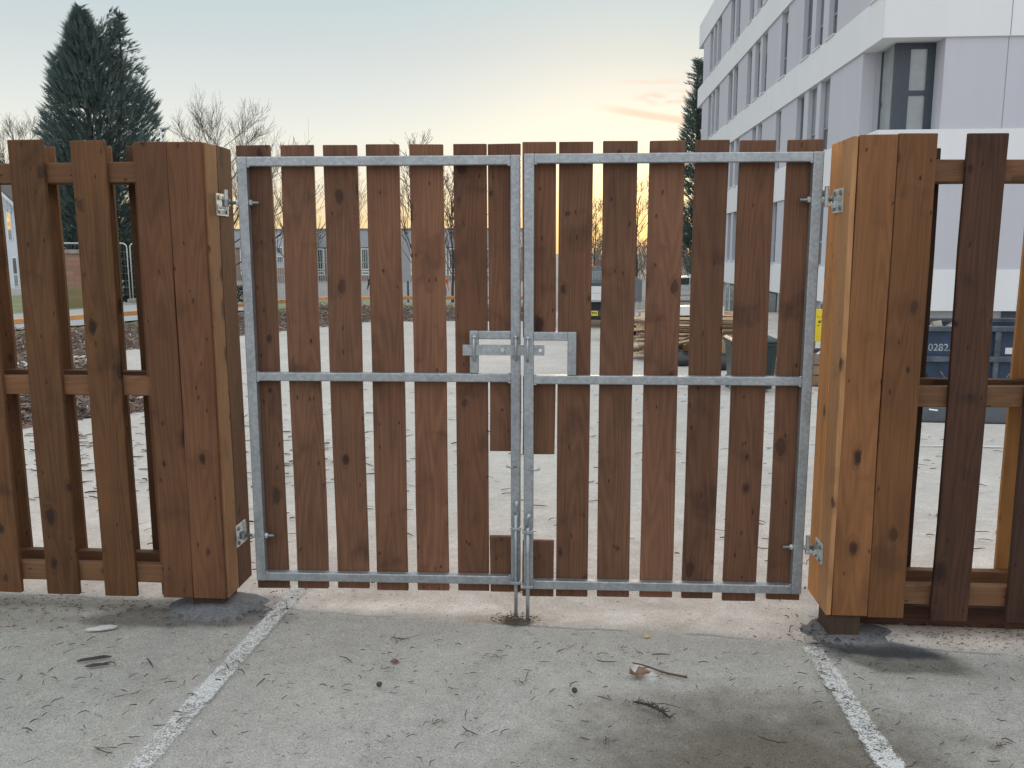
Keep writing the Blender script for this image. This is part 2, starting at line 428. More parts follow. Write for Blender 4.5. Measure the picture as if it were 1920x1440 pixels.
ys = [-14, -8, -5] + [-3 + .25*i for i in range(0, 60)] + [12.5, 14, 17, 20, 25, 29, 34, 39, 60, 120, 300, 900]
xs = [-700, -200, -60, -25, -12] + [-8 + .5*i for i in range(0, 33)] + [12, 25, 60, 200, 700]
g = MB()
for yv in ys:
    for xv in xs:
        dz_ = 0.0
        if -10 < xv < 10 and -4 < yv < 12 and not (abs(xv) < 3 and abs(yv) < .6):
            dz_ = (mnoise.noise(Vector((xv*.6, yv*.6, 1.7))))*.006
        g.v.append((xv, yv, gz(yv)+dz_))
nx = len(xs)
for j in range(len(ys)-1):
    for i in range(nx-1):
        a = j*nx+i; g.f.append((a, a+1, a+nx+1, a+nx))
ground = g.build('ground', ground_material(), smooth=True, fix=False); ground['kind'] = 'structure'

def paint_material():
    m, t, b = base_mat('road_paint')
    P = t.n('ShaderNodeTexCoord').outputs['Object']
    x, y = t.xyz(P)[0], t.xyz(P)[1]
    F = t.comb(x, y, 0.0)
    n = t.noise(F, 26.0, 6.0, .75); n2 = t.noise(F, 150.0, 3.0, .7); n3 = t.noise(F, 3.0, 2.0, .5)
    ag = t.voro(F, 210.0)
    w = t.math('ADD', t.math('MULTIPLY', n, .55), t.math('ADD', t.math('MULTIPLY', n2, .45), t.math('MULTIPLY', t.math('SUBTRACT', n3, .5), .35)))
    w = t.math('ADD', w, t.math('MULTIPLY', t.math('SUBTRACT', t.xyz(ag['Color'])[0], .5), .18))
    u = t.n('ShaderNodeUVMap').outputs[0]
    e = t.math('ABSOLUTE', t.math('SUBTRACT', t.xyz(u)[0], .5))
    w = t.math('SUBTRACT', w, t.smooth(e, .33, .5, 0.0, .16))
    a = t.smooth(w, .38, .56)
    t.put(b.inputs['Base Color'], t.ramp(n2, [(.3, (.52, .525, .50)), (.7, (.70, .705, .68))]))
    b.inputs['Roughness'].default_value = .8
    t.put(b.inputs['Alpha'], t.math('MULTIPLY', a, .92))
    return m
PAINT = paint_material()
def line(x0, y0, x1, y1, w, n=40):
    d = Vector((x1-x0, y1-y0)); L = d.length; d /= L; pn = Vector((-d.y, d.x))
    mb = MB(); uv = []
    for i in range(n+1):
        c = Vector((x0, y0)) + d*(L*i/n)
        for s_ in (-1, 1):
            ww = w*.5*(1+.05*mnoise.noise(Vector((i*.9, s_*3.0, 2.0))))
            q = c + pn*(s_*ww); mb.v.append((q.x, q.y, gz(q.y)+.010))
    for i in range(n): mb.f.append((2*i, 2*i+1, 2*i+3, 2*i+2))
    o = mb.build('parking_line', PAINT, fix=False)
    ul = o.data.uv_layers.new(name='UVMap')
    for lp in o.data.loops:
        ul.data[lp.index].uv = (lp.vertex_index % 2, (lp.vertex_index//2)/n)
    o['kind'] = 'structure'
    return o
line(-1.112, .30, -1.118, -3.4, .098, 60)
line(1.205, -.26, 1.200, -3.4, .098, 60)
line(2.2, 4.42, 9.0, 4.30, .09, 60)
line(-14, 16.6, -5.5, 16.7, .10, 40)
line(-5.2, 6.0, -5.2, 11.0, .10, 40)

# low collars of fresh dark tarmac round the post feet
TARM = plain('fresh_tarmac', (.135, .136, .138), .9, 0, .28, 60.0, .3)
def collar(cx, cy, rx, ry, h, seed):
    mb = MB(); NR, NA = 7, 40
    mb.v.append((0, 0, h))
    for j in range(1, NR+1):
        for k in range(NA):
            a = 2*math.pi*k/NA; q = j/NR
            e = 1+.30*mnoise.noise(Vector((math.cos(a)*1.7, math.sin(a)*1.7, seed)))+.16*mnoise.noise(Vector((math.cos(a)*6, math.sin(a)*6, seed)))
            z = h*(1-q**2.2) + .006*mnoise.noise(Vector((math.cos(a)*q*5, math.sin(a)*q*5, seed+4)))*(1-q) - (.006 if j == NR else 0)
            mb.v.append((rx*q*e*math.cos(a), ry*q*e*math.sin(a), z + (-.04*ry*q*math.sin(a))))
    for k in range(NA): mb.f.append((0, 1+k, 1+(k+1) % NA))
    for j in range(NR-1):
        for k in range(NA):
            a = 1+j*NA; mb.f.append((a+k, a+NA+k, a+NA+(k+1) % NA, a+(k+1) % NA))
    o = mb.build('tarmac_collar', TARM, None, (cx, cy, gz(cy)+.004), smooth=True); o['kind'] = 'structure'
collar(-1.41, .0, .23, .17, .052, 1.0)
collar(1.40, -.08, .19, .13, .016, 2.0)

# ------------------------------------------------------------------ timber helper
def board(name, mat, parent, x, y, z, w, t, L, axis='z', bevel=.0028, warp=.0028, label=None, cut=None):
    """a sawn board: w wide, t thick, L long; local z runs along its length; origin at the middle of its lower end"""
    rs = random.Random(hash((round(x, 3), round(y, 3), round(z, 3), round(L, 3))) & 0xffff)
    n = max(2, int(L/.22)); mb = MB()
    ph = rs.uniform(0, 9)
    for i in range(n+1):
        zz = L*i/n
        ox = warp*math.sin(ph+i*.9)*rs.uniform(.4, 1); oy = warp*.6*math.cos(ph*1.7+i*.7)
        dw = rs.uniform(-.0008, .0008)
        for sx, sy in ((-1, -1), (1, -1), (1, 1), (-1, 1)):
            zc = zz
            if cut and i == 0: zc = zz + (cut if sy > 0 else 0)
            mb.v.append((sx*(w*.5+dw)+ox, sy*t*.5+oy, zc + (rs.uniform(-.0015, .0015) if i in (0, n) else 0)))
    for i in range(n):
        for k in range(4):
            k2 = (k+1) % 4; mb.f.append((4*i+k, 4*i+k2, 4*i+4+k2, 4*i+4+k))
    mb.f.append((3, 2, 1, 0)); mb.f.append((4*n, 4*n+1, 4*n+2, 4*n+3))
    rot = {'z': (0, 0, 0), 'x': (0, R(90), 0), 'y': (R(-90), 0, 0), 'zy': (0, 0, R(90))}[axis]
    o = mb.build(name, mat, parent, (x, y, z), rot, bevel=bevel, seg=1)
    if label: o['label'] = label
    return o

# ------------------------------------------------------------------ the gate: two leaves of galvanised tube and boards
ZB, ZM, ZT = .136, 1.064, 2.029
TW, TD = .043, .040
def tube_box(name, mat, parent, x0, x1, z0, z1, y0=0.0, y1=TD):
    w, h, L = x1-x0, y1-y0, z1-z0
    mb = MB()
    mb.box(-w/2, w/2, -h/2, h/2, 0, L)
    return mb.build(name, mat, parent, ((x0+x1)/2, (y0+y1)/2, z0), bevel=.0045, seg=3)
def rod(name, mat, parent, pts, r, n=12, loc=(0, 0, 0)):
    return MB().tube(pts, r, n).build(name, mat, parent, loc, smooth=True)

def gate_leaf(side, ymeet, label):
    sgn = 1 if side == 'L' else -1          # local x runs from the hinge towards the meeting stile
    hx = -1.225*sgn; xm = -.0051
    ang = math.atan2(ymeet, abs(xm - hx))*sgn
    g_ = thing('gate_leaf', label, 'gate', (hx, 0, 0), ang)
    X = lambda w: w - hx                     # world x -> local x
    end = -.0131 if sgn > 0 else .0029       # outer face of the meeting stile
    a0, a1 = sorted((X(hx), X(hx)+TW*sgn)); b0, b1 = sorted((X(end), X(end)-TW*sgn))
    r0, r1 = min(a1, b1), max(a0, b0)
    # every box is a touch shy of its neighbours, as welded tube is
    tube_box('stile', GALV, g_, a0, a1, ZB, ZT)
    tube_box('stile', GALV, g_, b0, b1, ZB, ZT)
    tube_box('rail', GALV, g_, r0-.001, r1+.001, ZT-.0405, ZT-.0005, .0008, TD-.001)
    tube_box('rail', GALV, g_, r0-.001, r1+.001, ZM, ZM+.038, .0008, TD-.001)
    tube_box('rail', GALV, g_, r0-.001, r1+.001, ZB+.0005, ZB+.0405, .0008, TD-.001)
    # weld beads in the corners
    for zz in (ZB+.041, ZM, ZM+.038, ZT-.041):
        for xx in (a1 if sgn > 0 else a0, b0 if sgn > 0 else b1):
            s_ = 1 if zz in (ZB+.041, ZM+.038) else -1
            q = 1 if abs(xx-X(hx)) < .3 else -1
            wb = MB(); wb.tube([(xx-.001*sgn*q, .002, zz), (xx+.005*sgn*q, .003, zz+.002*s_), (xx+.012*sgn*q, .004, zz)], .0035, 6)
            wb.build('weld', GALV_B, g_, smooth=True)
    # lock box round the bolt
    bx = -.235 if sgn > 0 else .228
    c0, c1 = sorted((X(bx), X(bx)+.038*sgn))
    e0, e1 = (c1, b0) if sgn > 0 else (b1, c0)
    tube_box('lock_box_tube', GALV, g_, c0, c1, ZM+.0385, 1.2895)
    tube_box('lock_box_tube', GALV, g_, e0-.001, e1+.001, 1.2525, 1.289, .0008, TD-.001)
    # boards on the far side
    Lb = [(-1.238, -1.091), (-1.048, -.905), (-.862, -.716), (-.675, -.532), (-.488, -.343), (-.301, -.159)]
    Rb = [(.148, .290), (.331, .474), (.522, .668), (.712, .850), (.894, 1.040), (1.087, 1.231)]
    rs = random.Random(3 if sgn > 0 else 5)
    for i, (p, q) in enumerate(Lb if sgn > 0 else Rb):
        if i == (5 if sgn > 0 else 0):         # this one is notched round the lock box
            nx0, nx1 = (-.2015, q) if sgn > 0 else (p, .1935)
            if sgn > 0: out = [(p, .088), (q, .088), (q, 1.092), (nx0, 1.092), (nx0, 1.2625), (q, 1.2625), (q, 2.080), (p, 2.080)]
            else: out = [(p, .088), (q, .088), (q, 2.080), (p, 2.080), (p, 1.2610), (nx1, 1.2610), (nx1, 1.092), (p, 1.092)]
            cx = (p+q)/2
            MB().prism([(a-cx, c-.088) for a, c in out], -.011, .011, 'y').build('board', W_GATE, g_, (X(cx), .0530, .088), bevel=.002, seg=1)
            continue
        z0 = (.086+rs.uniform(-.004, .008)); z1 = 2.081+rs.uniform(-.002, .002)
        board('board', W_GATE, g_, X((p+q)/2), .0530, z0, q-p, .022, z1-z0)
    p, q = (-.1525, -.014) if sgn > 0 else (-.003, .1385)
    board('short_board', W_GATE, g_, X((p+q)/2), .0535, 1.2615, q-p, .022, 2.080-1.2615)
    board('short_board', W_GATE, g_, X((p+q)/2), .0535, .745, q-p, .022, 1.092-.745)
    board('short_board', W_GATE, g_, X((p+q)/2), .0535, .085, q-p, .022, .349-.085)
    # bolts that hold the drop rod up, guides, rod
    rx = -.0325 if sgn > 0 else .0225
    ry = -.021
    hk = -.046 if sgn > 0 else .044
    rod('hook', GALV_B, g_, [(X(hk)+.018*sgn, .004, .686), (X(hk)-.012*sgn, -.004, .685), (X(hk)-.022*sgn, -.008, .687), (X(hk)-.030*sgn, -.010, .694)], .0048)
    top = .497 if sgn > 0 else .455
    db = thing_child('drop_bolt', g_, (X(rx), ry, 0))
    rod('rod', GALV_B, db, [(0, 0, -.03), (0, 0, .1), (0, 0, .3), (0, 0, top-.01)], .0085, 14)
    if sgn > 0:
        rod('handle', GALV_B, db, [(-.001, -.001, top-.022), (-.001, -.001, top-.005), (.003, -.006, top+.018), (.005, -.012, top+.042)], .0082, 12)
    else:
        rod('handle', GALV_B, db, [(-.001, -.001, top-.022), (-.006, -.004, top), (-.002, -.012, top+.018), (.010, -.020, top+.042)], .0088, 12)
    for zz in (.410, .157):
        u = MB()
        u.box(-.024, .024, -.014, .020, -.006, .006)
        u.box(-.024, -.013, -.016, .020, -.005, .009); u.box(.013, .024, -.016, .020, -.005, .009)
        u.build('bolt_guide', GALV_B, g_, (X(rx), ry, zz), bevel=.002)
    # staples for the slide bolt
    for sx in ((-.213, -.032) if sgn > 0 else (.0205,)):
        pts = []
        for k in range(13):
            a = math.pi*k/12
            pts.append((X(sx), -.022 - .016*math.sin(a), 1.2115 + .046*math.cos(a)))
        pts = [(X(sx), .004, 1.2600)] + [(X(sx), -.012, 1.2595)] + pts + [(X(sx), -.012, 1.1640), (X(sx), .004, 1.1640)]
        rod('staple', GALV_B, g_, pts, .0056)
        u = MB(); u.tube([(X(sx), -.004, 1.262), (X(sx), -.014, 1.262)], .0105, 10)
        u.build('staple_weld', GALV_B, g_, smooth=True)
    if sgn > 0:
        sb = MB()
        # flat bar with a round padlock hole near its end
        n = 20; x0, x1, z0, z1 = X(-.262), X(.091), 1.1855, 1.2315; hxx, hz, hr = X(.073), 1.2085, .0072
        out = []
        xs0 = hxx-.020
        sb.box(x0, xs0, -.0245, -.0165, z0, z1)
        ring_in = [(hxx+hr*math.cos(2*math.pi*k/n), hz+hr*math.sin(2*math.pi*k/n)) for k in range(n)]
        ring_out = []
        for k in range(n):
            c, s_ = math.cos(2*math.pi*k/n), math.sin(2*math.pi*k/n)
            sc = min((x1-hxx if c > 0 else hxx-xs0)/max(abs(c), 1e-6), (z1-hz if s_ > 0 else hz-z0)/max(abs(s_), 1e-6))
            ring_out.append((hxx+c*sc, hz+s_*sc))
        corners = [(x1, z1), (xs0, z1), (xs0, z0), (x1, z0)]
        base = len(sb.v)
        for yv in (-.0245, -.0165):
            sb.v += [(a, yv, c) for a, c in ring_in] + [(a, yv, c) for a, c in ring_out]
        for k in range(n):
            k2 = (k+1) % n
            sb.f.append((base+k, base+k2, base+n+k2, base+n+k)); sb.f.append((base+2*n+k, base+3*n+k, base+3*n+k2, base+2*n+k2))
            sb.f.append((base+k2, base+k, base+2*n+k, base+2*n+k2)); sb.f.append((base+n+k, base+n+k2, base+3*n+k2, base+3*n+k))
        bolt = sb.build('slide_bolt', GALV_B, g_)
        kb = MB(); kb.tube([(X(-.089), -.0165, 1.209), (X(-.089), -.038, 1.209)], .0095, 6).tube([(X(-.089), -.038, 1.209), (X(-.089), -.042, 1.209)], .006, 10)
        kb.build('stop_screw', ZINC, bolt)
    # eye bolts through the hinge stile
    for zz in (1.8375, .3465):
        eb = thing_child('hinge_eye', g_, (0, .020, zz))
        rod('threaded_rod', ZINC_D, eb, [(-.052*sgn, 0, 0), (.0, 0, 0), (.085*sgn, 0, 0)], .0072, 10)
        eye = MB(); eye.lathe([(.0105, -.014), (.0165, -.014), (.0165, .014), (.0105, .014)], 16)
        eye.build('eye', ZINC_D, eb, (-.060*sgn, 0, 0), smooth=False)
        for na, nb in ((TW+.001, TW+.012), (-.001, -.012)):
            MB().tube([(na*sgn, 0, 0), (nb*sgn, 0, 0)], .0125, 6).build('nut', ZINC, eb)
    return g_
def thing_child(name, parent, loc):
    o = bpy.data.objects.new(name, None); o.empty_display_size = .02
    link(o, parent); o.location = loc; return o

gate_leaf('L', .0265, 'left leaf of the double gate, carrying the flat slide bolt across its lock box')
gate_leaf('R', -.019, 'right leaf of the double gate, hung on the warm orange-brown post')

# ------------------------------------------------------------------ gate posts boxed in with boards
def hinge_plate(parent, x, y0, y1, z0, z1, sgn, py, pz):
    """plate screwed to the post with a pin standing on an arm; sgn = +1 when it faces +x"""
    h = MB(); h.box(min(x, x+.005*sgn), max(x, x+.005*sgn), y0, y1, z0, z1)
    hp = h.build('hinge_plate', ZINC, parent, bevel=.0012)
    a = MB(); a.box(min(x+.004*sgn, x+.048*sgn), max(x+.004*sgn, x+.048*sgn), py-.010, py+.010, pz-.026, pz-.014)
    a.box(min(x+.004*sgn, x+.014*sgn), max(x+.004*sgn, x+.014*sgn), py-.018, py+.018, pz-.034, pz-.006)
    a.build('arm', ZINC, hp, bevel=.002)
    MB().tube([(x+.040*sgn, py, pz-.03), (x+.040*sgn, py, pz+.055)], .0085, 12).build('hinge_pin', ZINC, hp, smooth=False)
    for yy in (y0+.022, y1-.022):
        for zz in (z0+.018, z1-.018):
            MB().tube([(x+.005*sgn, yy, zz), (x+.012*sgn, yy, zz)], .0105, 6).build('bolt_head', ZINC_D, hp)

pl = thing('gate_post', 'brown boarded gatepost on the left of the gate, beside a dark patch of ground', 'gatepost', (-1.47, 0, 0))
def LX(x): return x+1.47
board('core_post', W_CORE, pl, LX(-1.4275), .006, -.05, .150, .150, 2.10, bevel=.004)
board('cladding_board', W_POSTL, pl, LX(-1.5505), -.089, .087, .137, .022, 1.995)
board('cladding_board', W_POSTL, pl, LX(-1.4065), -.089, .086, .147, .022, 1.994)
board('cladding_board', W_POSTM, pl, LX(-1.3365), -.0180, .083, .1160, .022, 1.997, axis='zy', label='slightly paler cladding board')
board('cladding_board', W_POSTL, pl, LX(-1.3365), .1230, .081, .158, .022, 2.001, axis='zy', cut=0)
board('cladding_board', W_POSTL, pl, LX(-1.63), .000, .088, .150, .022, 1.99, axis='zy')
board('cladding_board', W_POSTL, pl, LX(-1.48), .2145, .088, .26, .022, 1.99)
hinge_plate(pl, LX(-1.3253), .0045, .128, 1.784, 1.879, 1, .020, 1.8375)
hinge_plate(pl, LX(-1.3253), .030, .142, .279, .383, 1, .020+.02, .3465)

pr = thing('gate_post', 'warm orange-brown boarded gatepost on the right of the gate, its dark foot showing', 'gatepost', (1.44, -.02, 0))
def RX(x): return x-1.44
def RY(y): return y+.02
board('core_post', W_CORE, pr, RX(1.371), RY(-.070), -.05, .130, .150, 2.08, bevel=.004)
board('cladding_board', W_POSTR, pr, RX(1.3818), RY(-.148), .113, .1455, .022, 1.960)
board('cladding_board', W_POSTR, pr, RX(1.5297), RY(-.148), .107, .1455, .022, 1.969)
board('cladding_board', W_TAN, pr, RX(1.2975), RY(-.0915), .112, .135, .022, 1.957, axis='zy', label='pale tan cladding board beside the hinge')
board('cladding_board', W_LIGHT, pr, RX(1.2975), RY(.0545), .110, .151, .022, 1.961, axis='zy', label='bright orange cladding board')
board('cladding_board', W_POSTR, pr, RX(1.612), RY(-.02), .112, .150, .022, 1.955, axis='zy')
board('cladding_board', W_POSTR, pr, RX(1.45), RY(.141), .112, .26, .022, 1.955)
hinge_plate(pr, RX(1.2865), RY(-.080), RY(.045), 1.783, 1.879, -1, RY(.020), 1.8375)
hinge_plate(pr, RX(1.2865), RY(-.074), RY(.030), .300, .392, -1, RY(.020), .3465)

# ------------------------------------------------------------------ hit-and-miss fences either side
fl = thing('timber_fence', 'brown hit-and-miss picket fence on the left of the gate, boards on both its faces', 'fence', (-2.2, 0, 0))
def FX(x): return x+2.2
for xc, z0, z1 in ((-2.900, .09, 2.095), (-2.635, .09, 2.095), (-2.364, .092, 2.098), (-2.0915, .090, 2.095), (-1.8205, .087, 2.089)):
    board('board', W_FENL, fl, FX(xc), -.089, z0, .150, .022, z1-z0)
for xc in (-2.985, -2.715, -2.440, -2.168, -1.910, -1.69):
    board('board', W_FENL, fl, FX(xc), .119, .10, .148, .022, 1.99)
for zc in (1.961, 1.047, .187):
    board('rail', W_RAIL, fl, FX(-3.15), -.0555, zc, .083, .045, 1.53, axis='x')
    board('rail', W_RAIL, fl, FX(-3.15), .0855, zc+.006, .083, .045, 1.53, axis='x')
board('post', W_CORE, fl, FX(-2.92), .015, -.05, .095, .095, 2.05)

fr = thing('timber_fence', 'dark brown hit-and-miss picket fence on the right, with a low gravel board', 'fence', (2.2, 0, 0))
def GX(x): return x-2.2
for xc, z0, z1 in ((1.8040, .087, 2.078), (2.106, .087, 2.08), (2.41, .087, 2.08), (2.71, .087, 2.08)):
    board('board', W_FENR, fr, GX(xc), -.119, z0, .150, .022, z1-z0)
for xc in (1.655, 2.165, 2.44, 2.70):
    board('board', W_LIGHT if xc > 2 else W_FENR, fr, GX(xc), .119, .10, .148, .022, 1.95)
for zc in (1.938, 1.042, .190):
    board('rail', W_RAIL, fr, GX(1.612), -.0825, zc, .085, .045, 1.40, axis='x')
    board('rail', W_RAIL, fr, GX(1.628), .0855, zc+.006, .085, .045, 1.40, axis='x')
board('gravel_board', W_FENR, fr, GX(1.46), .025, .047, .088, .035, 1.55, axis='x')
board('post', W_CORE, fr, GX(2.42), .005, -.05, .095, .095, 2.0)

# ================================================================== beyond the gate
def gv(x, Y, y=None): return at(x, y if y is not None else 600, Y)

# ------------------------------------------------------------------ the white block of flats on the right
def render_mat(name, col, var=.045):
    m, t, b = base_mat(name)
    P = t.n('ShaderNodeTexCoord').outputs['Object']
    n = t.noise(P, .35, 4.0, .6); n2 = t.noise(P, 60.0, 2.0, .6)
    st = t.noise(t.vmath('MULTIPLY', P, (1.2, 1.2, .10)), 1.0, 4.0, .6)
    fs = t.noise(t.vmath('MULTIPLY', P, (6.0, 6.0, .22)), 1.0, 3.0, .6)
    f = t.math('ADD', t.math('MULTIPLY', n, .4), t.math('ADD', t.math('MULTIPLY', st, .35), t.math('MULTIPLY', fs, .25)))
    t.put(b.inputs['Base Color'], t.ramp(f, [(.3, tuple(c*(1-var) for c in col)), (.7, tuple(min(1, c*(1+var)) for c in col))]))
    b.inputs['Roughness'].default_value = .85; b.inputs['Specular IOR Level'].default_value = .2
    bp = t.n('ShaderNodeBump'); bp.inputs['Strength'].default_value = .15; bp.inputs['Distance'].default_value = .004
    t.l(n2, bp.inputs['Height']); t.l(bp.outputs[0], b.inputs['Normal'])
    MATS[name] = m; return m
WHITE = render_mat('render_white', (.72, .73, .735))
GREYR = render_mat('render_grey', (.51, .512, .55))
GREYD = render_mat('render_ground_floor', (.42, .42, .43))
def glass_mat(name, col, rough=.04):
    m, t, b = base_mat(name)
    P = t.n('ShaderNodeTexCoord').outputs['Object']
    n = t.noise(P, 1.7, 3.0, .6)
    t.put(b.inputs['Base Color'], t.ramp(n, [(.3, tuple(c*.7 for c in col)), (.7, col)]))
    b.inputs['Roughness'].default_value = rough; b.inputs['Specular IOR Level'].default_value = 1.0
    b.inputs['IOR'].default_value = 1.6
    MATS[name] = m; return m
GLASS = glass_mat('window_glass', (.085, .105, .115))
GLASS_P = glass_mat('window_glass_pale', (.30, .34, .34), .12)
GLASS_M = glass_mat('window_glass_mid', (.16, .19, .20), .07)
BLIND = plain('blind', (.42, .44, .45), .7, 0, .04)
WRS = random.Random(15)
FRAME_D = plain('frame_dark_grey', (.045, .058, .075), .45, 0, .06)
FRAME_W = plain('frame_white', (.78, .79, .79), .5, 0, .04)
SILL = plain('sill_pale_metal', (.62, .66, .68), .4, .2, .06)
LINTEL = plain('reveal_grey', (.24, .27, .30), .6, 0, .06)

bx0, by0, bx1, by1 = 6.815, 16.0, 22.0, 42.6
bl = thing('apartment_block', 'tall white and grey rendered block with banded storeys and slot windows', 'building', (bx0, by0, 0))
def BX(x): return x-bx0
def BY(y): return y-by0
BANDS = [(.31, 1.22), (3.21, 4.22), (6.12, 7.04), (9.12, 10.08), (12.12, 13.28)]
STOREY = [('D', 1.22, 3.21), ('C', 4.22, 6.12), ('B', 7.04, 9.12), ('A', 10.08, 12.12)]
PATB = [(40.45, 39.6), (39.3, 38.5), (38.2, 37.3), (35.0, 34.1), (33.8, 32.9), (31.0, 30.2), (29.6, 28.75), (28.4, 27.6), (25.6, 24.75), (22.9, 22.0), (21.6, 20.85), (20.35, 19.6), (16.95, 16.3)]
PATC = [(40.45, 39.6), (39.3, 38.5), (38.2, 37.3), (33.95, 33.25), (32.8, 32.1), (29.6, 28.95), (28.65, 27.95), (25.85, 25.15), (23.2, 22.4), (21.95, 21.1), (20.75, 19.9)]
PATS = {'A': PATB, 'B': PATB, 'C': PATC, 'D': PATC}
WD = .16            # depth of the slots
def wall_strip(mb, a, b, z0, z1):            # a piece of the left façade from y=a to y=b
    mb.box(BX(bx0+.03), BX(bx0+.33), BY(a), BY(b), z0, z1)
NY = 17.40          # the notch in the corner at the third storey runs back to here
for key, z0, z1 in STOREY:
    mb = MB(); pts = sorted(PATS[key], key=lambda p: p[1])
    cur = by0+.03
    if key == 'C': cur = NY
    for (hi, lo) in pts:
        if lo > cur: wall_strip(mb, cur, lo, z0, z1)
        cur = hi
    wall_strip(mb, cur, by1, z0, z1)
    if key == 'C':
        mb.box(BX(8.11), BX(bx1), BY(by0+.03), BY(by0+.33), z0, z1)     # front wall right of the notch
    else:
        mb.box(BX(bx0+.335), BX(bx1), BY(by0+.03), BY(by0+.33), z0, z1)
    mb.box(BX(bx0+.335), BX(bx1), BY(by1-.33), BY(by1), z0, z1)
    mb.build('wall', GREYR, bl)
    for (hi, lo) in pts:
        c = .5*(hi+lo); w = hi-lo
        f = MB()
        y0, y1 = BY(lo), BY(hi); xg = BX(bx0+.03+WD)
        f.box(xg-.04, xg, y0, y0+.05, z0, z1); f.box(xg-.04, xg, y1-.05, y1, z0, z1)
        f.box(xg-.039, xg, y0+.05, y1-.05, z1-.06, z1); f.box(xg-.039, xg, y0+.05, y1-.05, z0, z0+.06)
        f.box(xg-.039, xg, y0+.05, y1-.05, z0+.62, z0+.68)
        fo = f.build('window_frame', LINTEL, bl)
        bright = (key, round(lo)) in (('C', 20), ('C', 21))
        MB().box(xg-.018, xg-.008, y0+.05, y1-.05, z0+.06, z0+.62).build('pane', WRS.choice((GLASS, GLASS_M, GLASS)), fo)
        MB().box(xg-.018, xg-.008, y0+.05, y1-.05, z0+.68, z1-.06).build('pane', GLASS_P if bright else WRS.choice((GLASS, GLASS, GLASS_M)), fo)
        if WRS.random() < .35:
            MB().box(xg-.024, xg-.0185, y0+.055, y1-.055, z1-.06-WRS.uniform(.25, .9), z1-.062).build('blind', BLIND, fo)
        MB().box(BX(bx0-.05), xg-.041, y0-.02, y1+.02, z0+.002, z0+.035).build('sill', SILL, fo, bevel=.004)
for z0, z1 in BANDS:
    mb = MB()
    mb.box(BX(bx0-.02), BX(bx0+.36), BY(by0-.02), BY(44.0), z0, z1)
    mb.box(BX(bx0+.36), BX(bx1), BY(by0-.02), BY(by0+.36), z0, z1)
    mb.box(BX(bx0+.36), BX(bx1), BY(44.0-.36), BY(44.0), z0, z1)
    mb.build('band', WHITE, bl)
MB().box(BX(bx0+.34), BX(bx1), BY(by0+.34), BY(by1-.34), 12.2, 12.5).build('roof', GREYD, bl)
for z in (.33, 3.25, 6.16, 9.16):
    MB().box(BX(bx0+.36), BX(bx1), BY(by0+.36), BY(by1-.36), z, z+.2).build('floor_slab', GREYD, bl)
MB().box(BX(bx0+.14), BX(bx1), BY(by0+.34), BY(by0+.6), 4.0, 4.25).build('notch_floor', WHITE, bl)
# corner notch: soffit is the underside of the band; back wall, glazed corner box, right reveal
mb = MB()
mb.box(BX(bx0+.335), BX(7.30), BY(NY), BY(NY+.2), 4.22, 6.12)
mb.box(BX(8.11), BX(8.30), BY(by0+.335), BY(NY), 4.22, 6.12)
mb.box(BX(bx0+.03), BX(8.11), BY(by0+.1), BY(NY), 4.205, 4.218)
mb.box(BX(bx0+.365), BX(8.11), BY(by0+.365), BY(NY), 6.123, 6.14)
mb.build('notch_wall', GREYR, bl)
fb = MB()
gx0, gx1, gy = 7.26, 8.02, 16.50
fb.box(BX(gx0), BX(gx0+.26), BY(gy), BY(gy+.12), 4.22, 6.12)           # dark column at the corner of the glazing
fb.box(BX(gx0+.26), BX(gx0+.32), BY(gy+.002), BY(gy+.1), 4.22, 6.12)
fb.box(BX(gx1-.07), BX(8.109), BY(gy+.002), BY(gy+.1), 4.22, 6.12)
fb.box(BX(gx0+.32), BX(gx1-.07), BY(gy+.004), BY(gy+.1), 6.00, 6.12)
fb.box(BX(gx0+.32), BX(gx1-.07), BY(gy+.004), BY(gy+.1), 5.02, 5.12)
fb.box(BX(gx0), BX(gx0+.05), BY(NY-.10), BY(NY-.001), 4.22, 6.12)
cw = fb.build('corner_window', FRAME_D, bl)
MB().box(BX(gx0+.32), BX(gx1-.07), BY(gy+.045), BY(gy+.055), 4.22, 5.02).build('pane', GLASS_P, cw)
MB().box(BX(gx0+.32), BX(gx1-.07), BY(gy+.045), BY(gy+.055), 5.12, 6.00).build('pane', GLASS_P, cw)
MB().box(BX(gx0+.012), BX(gx0+.022), BY(gy+.12), BY(NY-.10), 4.22, 6.12).build('pane', GLASS_P, cw)
MB().box(BX(gx0-.012), BX(gx0+.0), BY(NY-.16), BY(NY-.10), 4.9, 5.0).build('handle', FRAME_D, cw)
jt = MB(); jt.box(BX(9.395), BX(9.412), BY(by0-.0225), BY(by0-.021), 6.13, 7.04).box(BX(9.395), BX(9.412), BY(by0+.027), BY(by0+.0285), 4.22, 6.11)
jt.build('expansion_joint', LINTEL, bl)
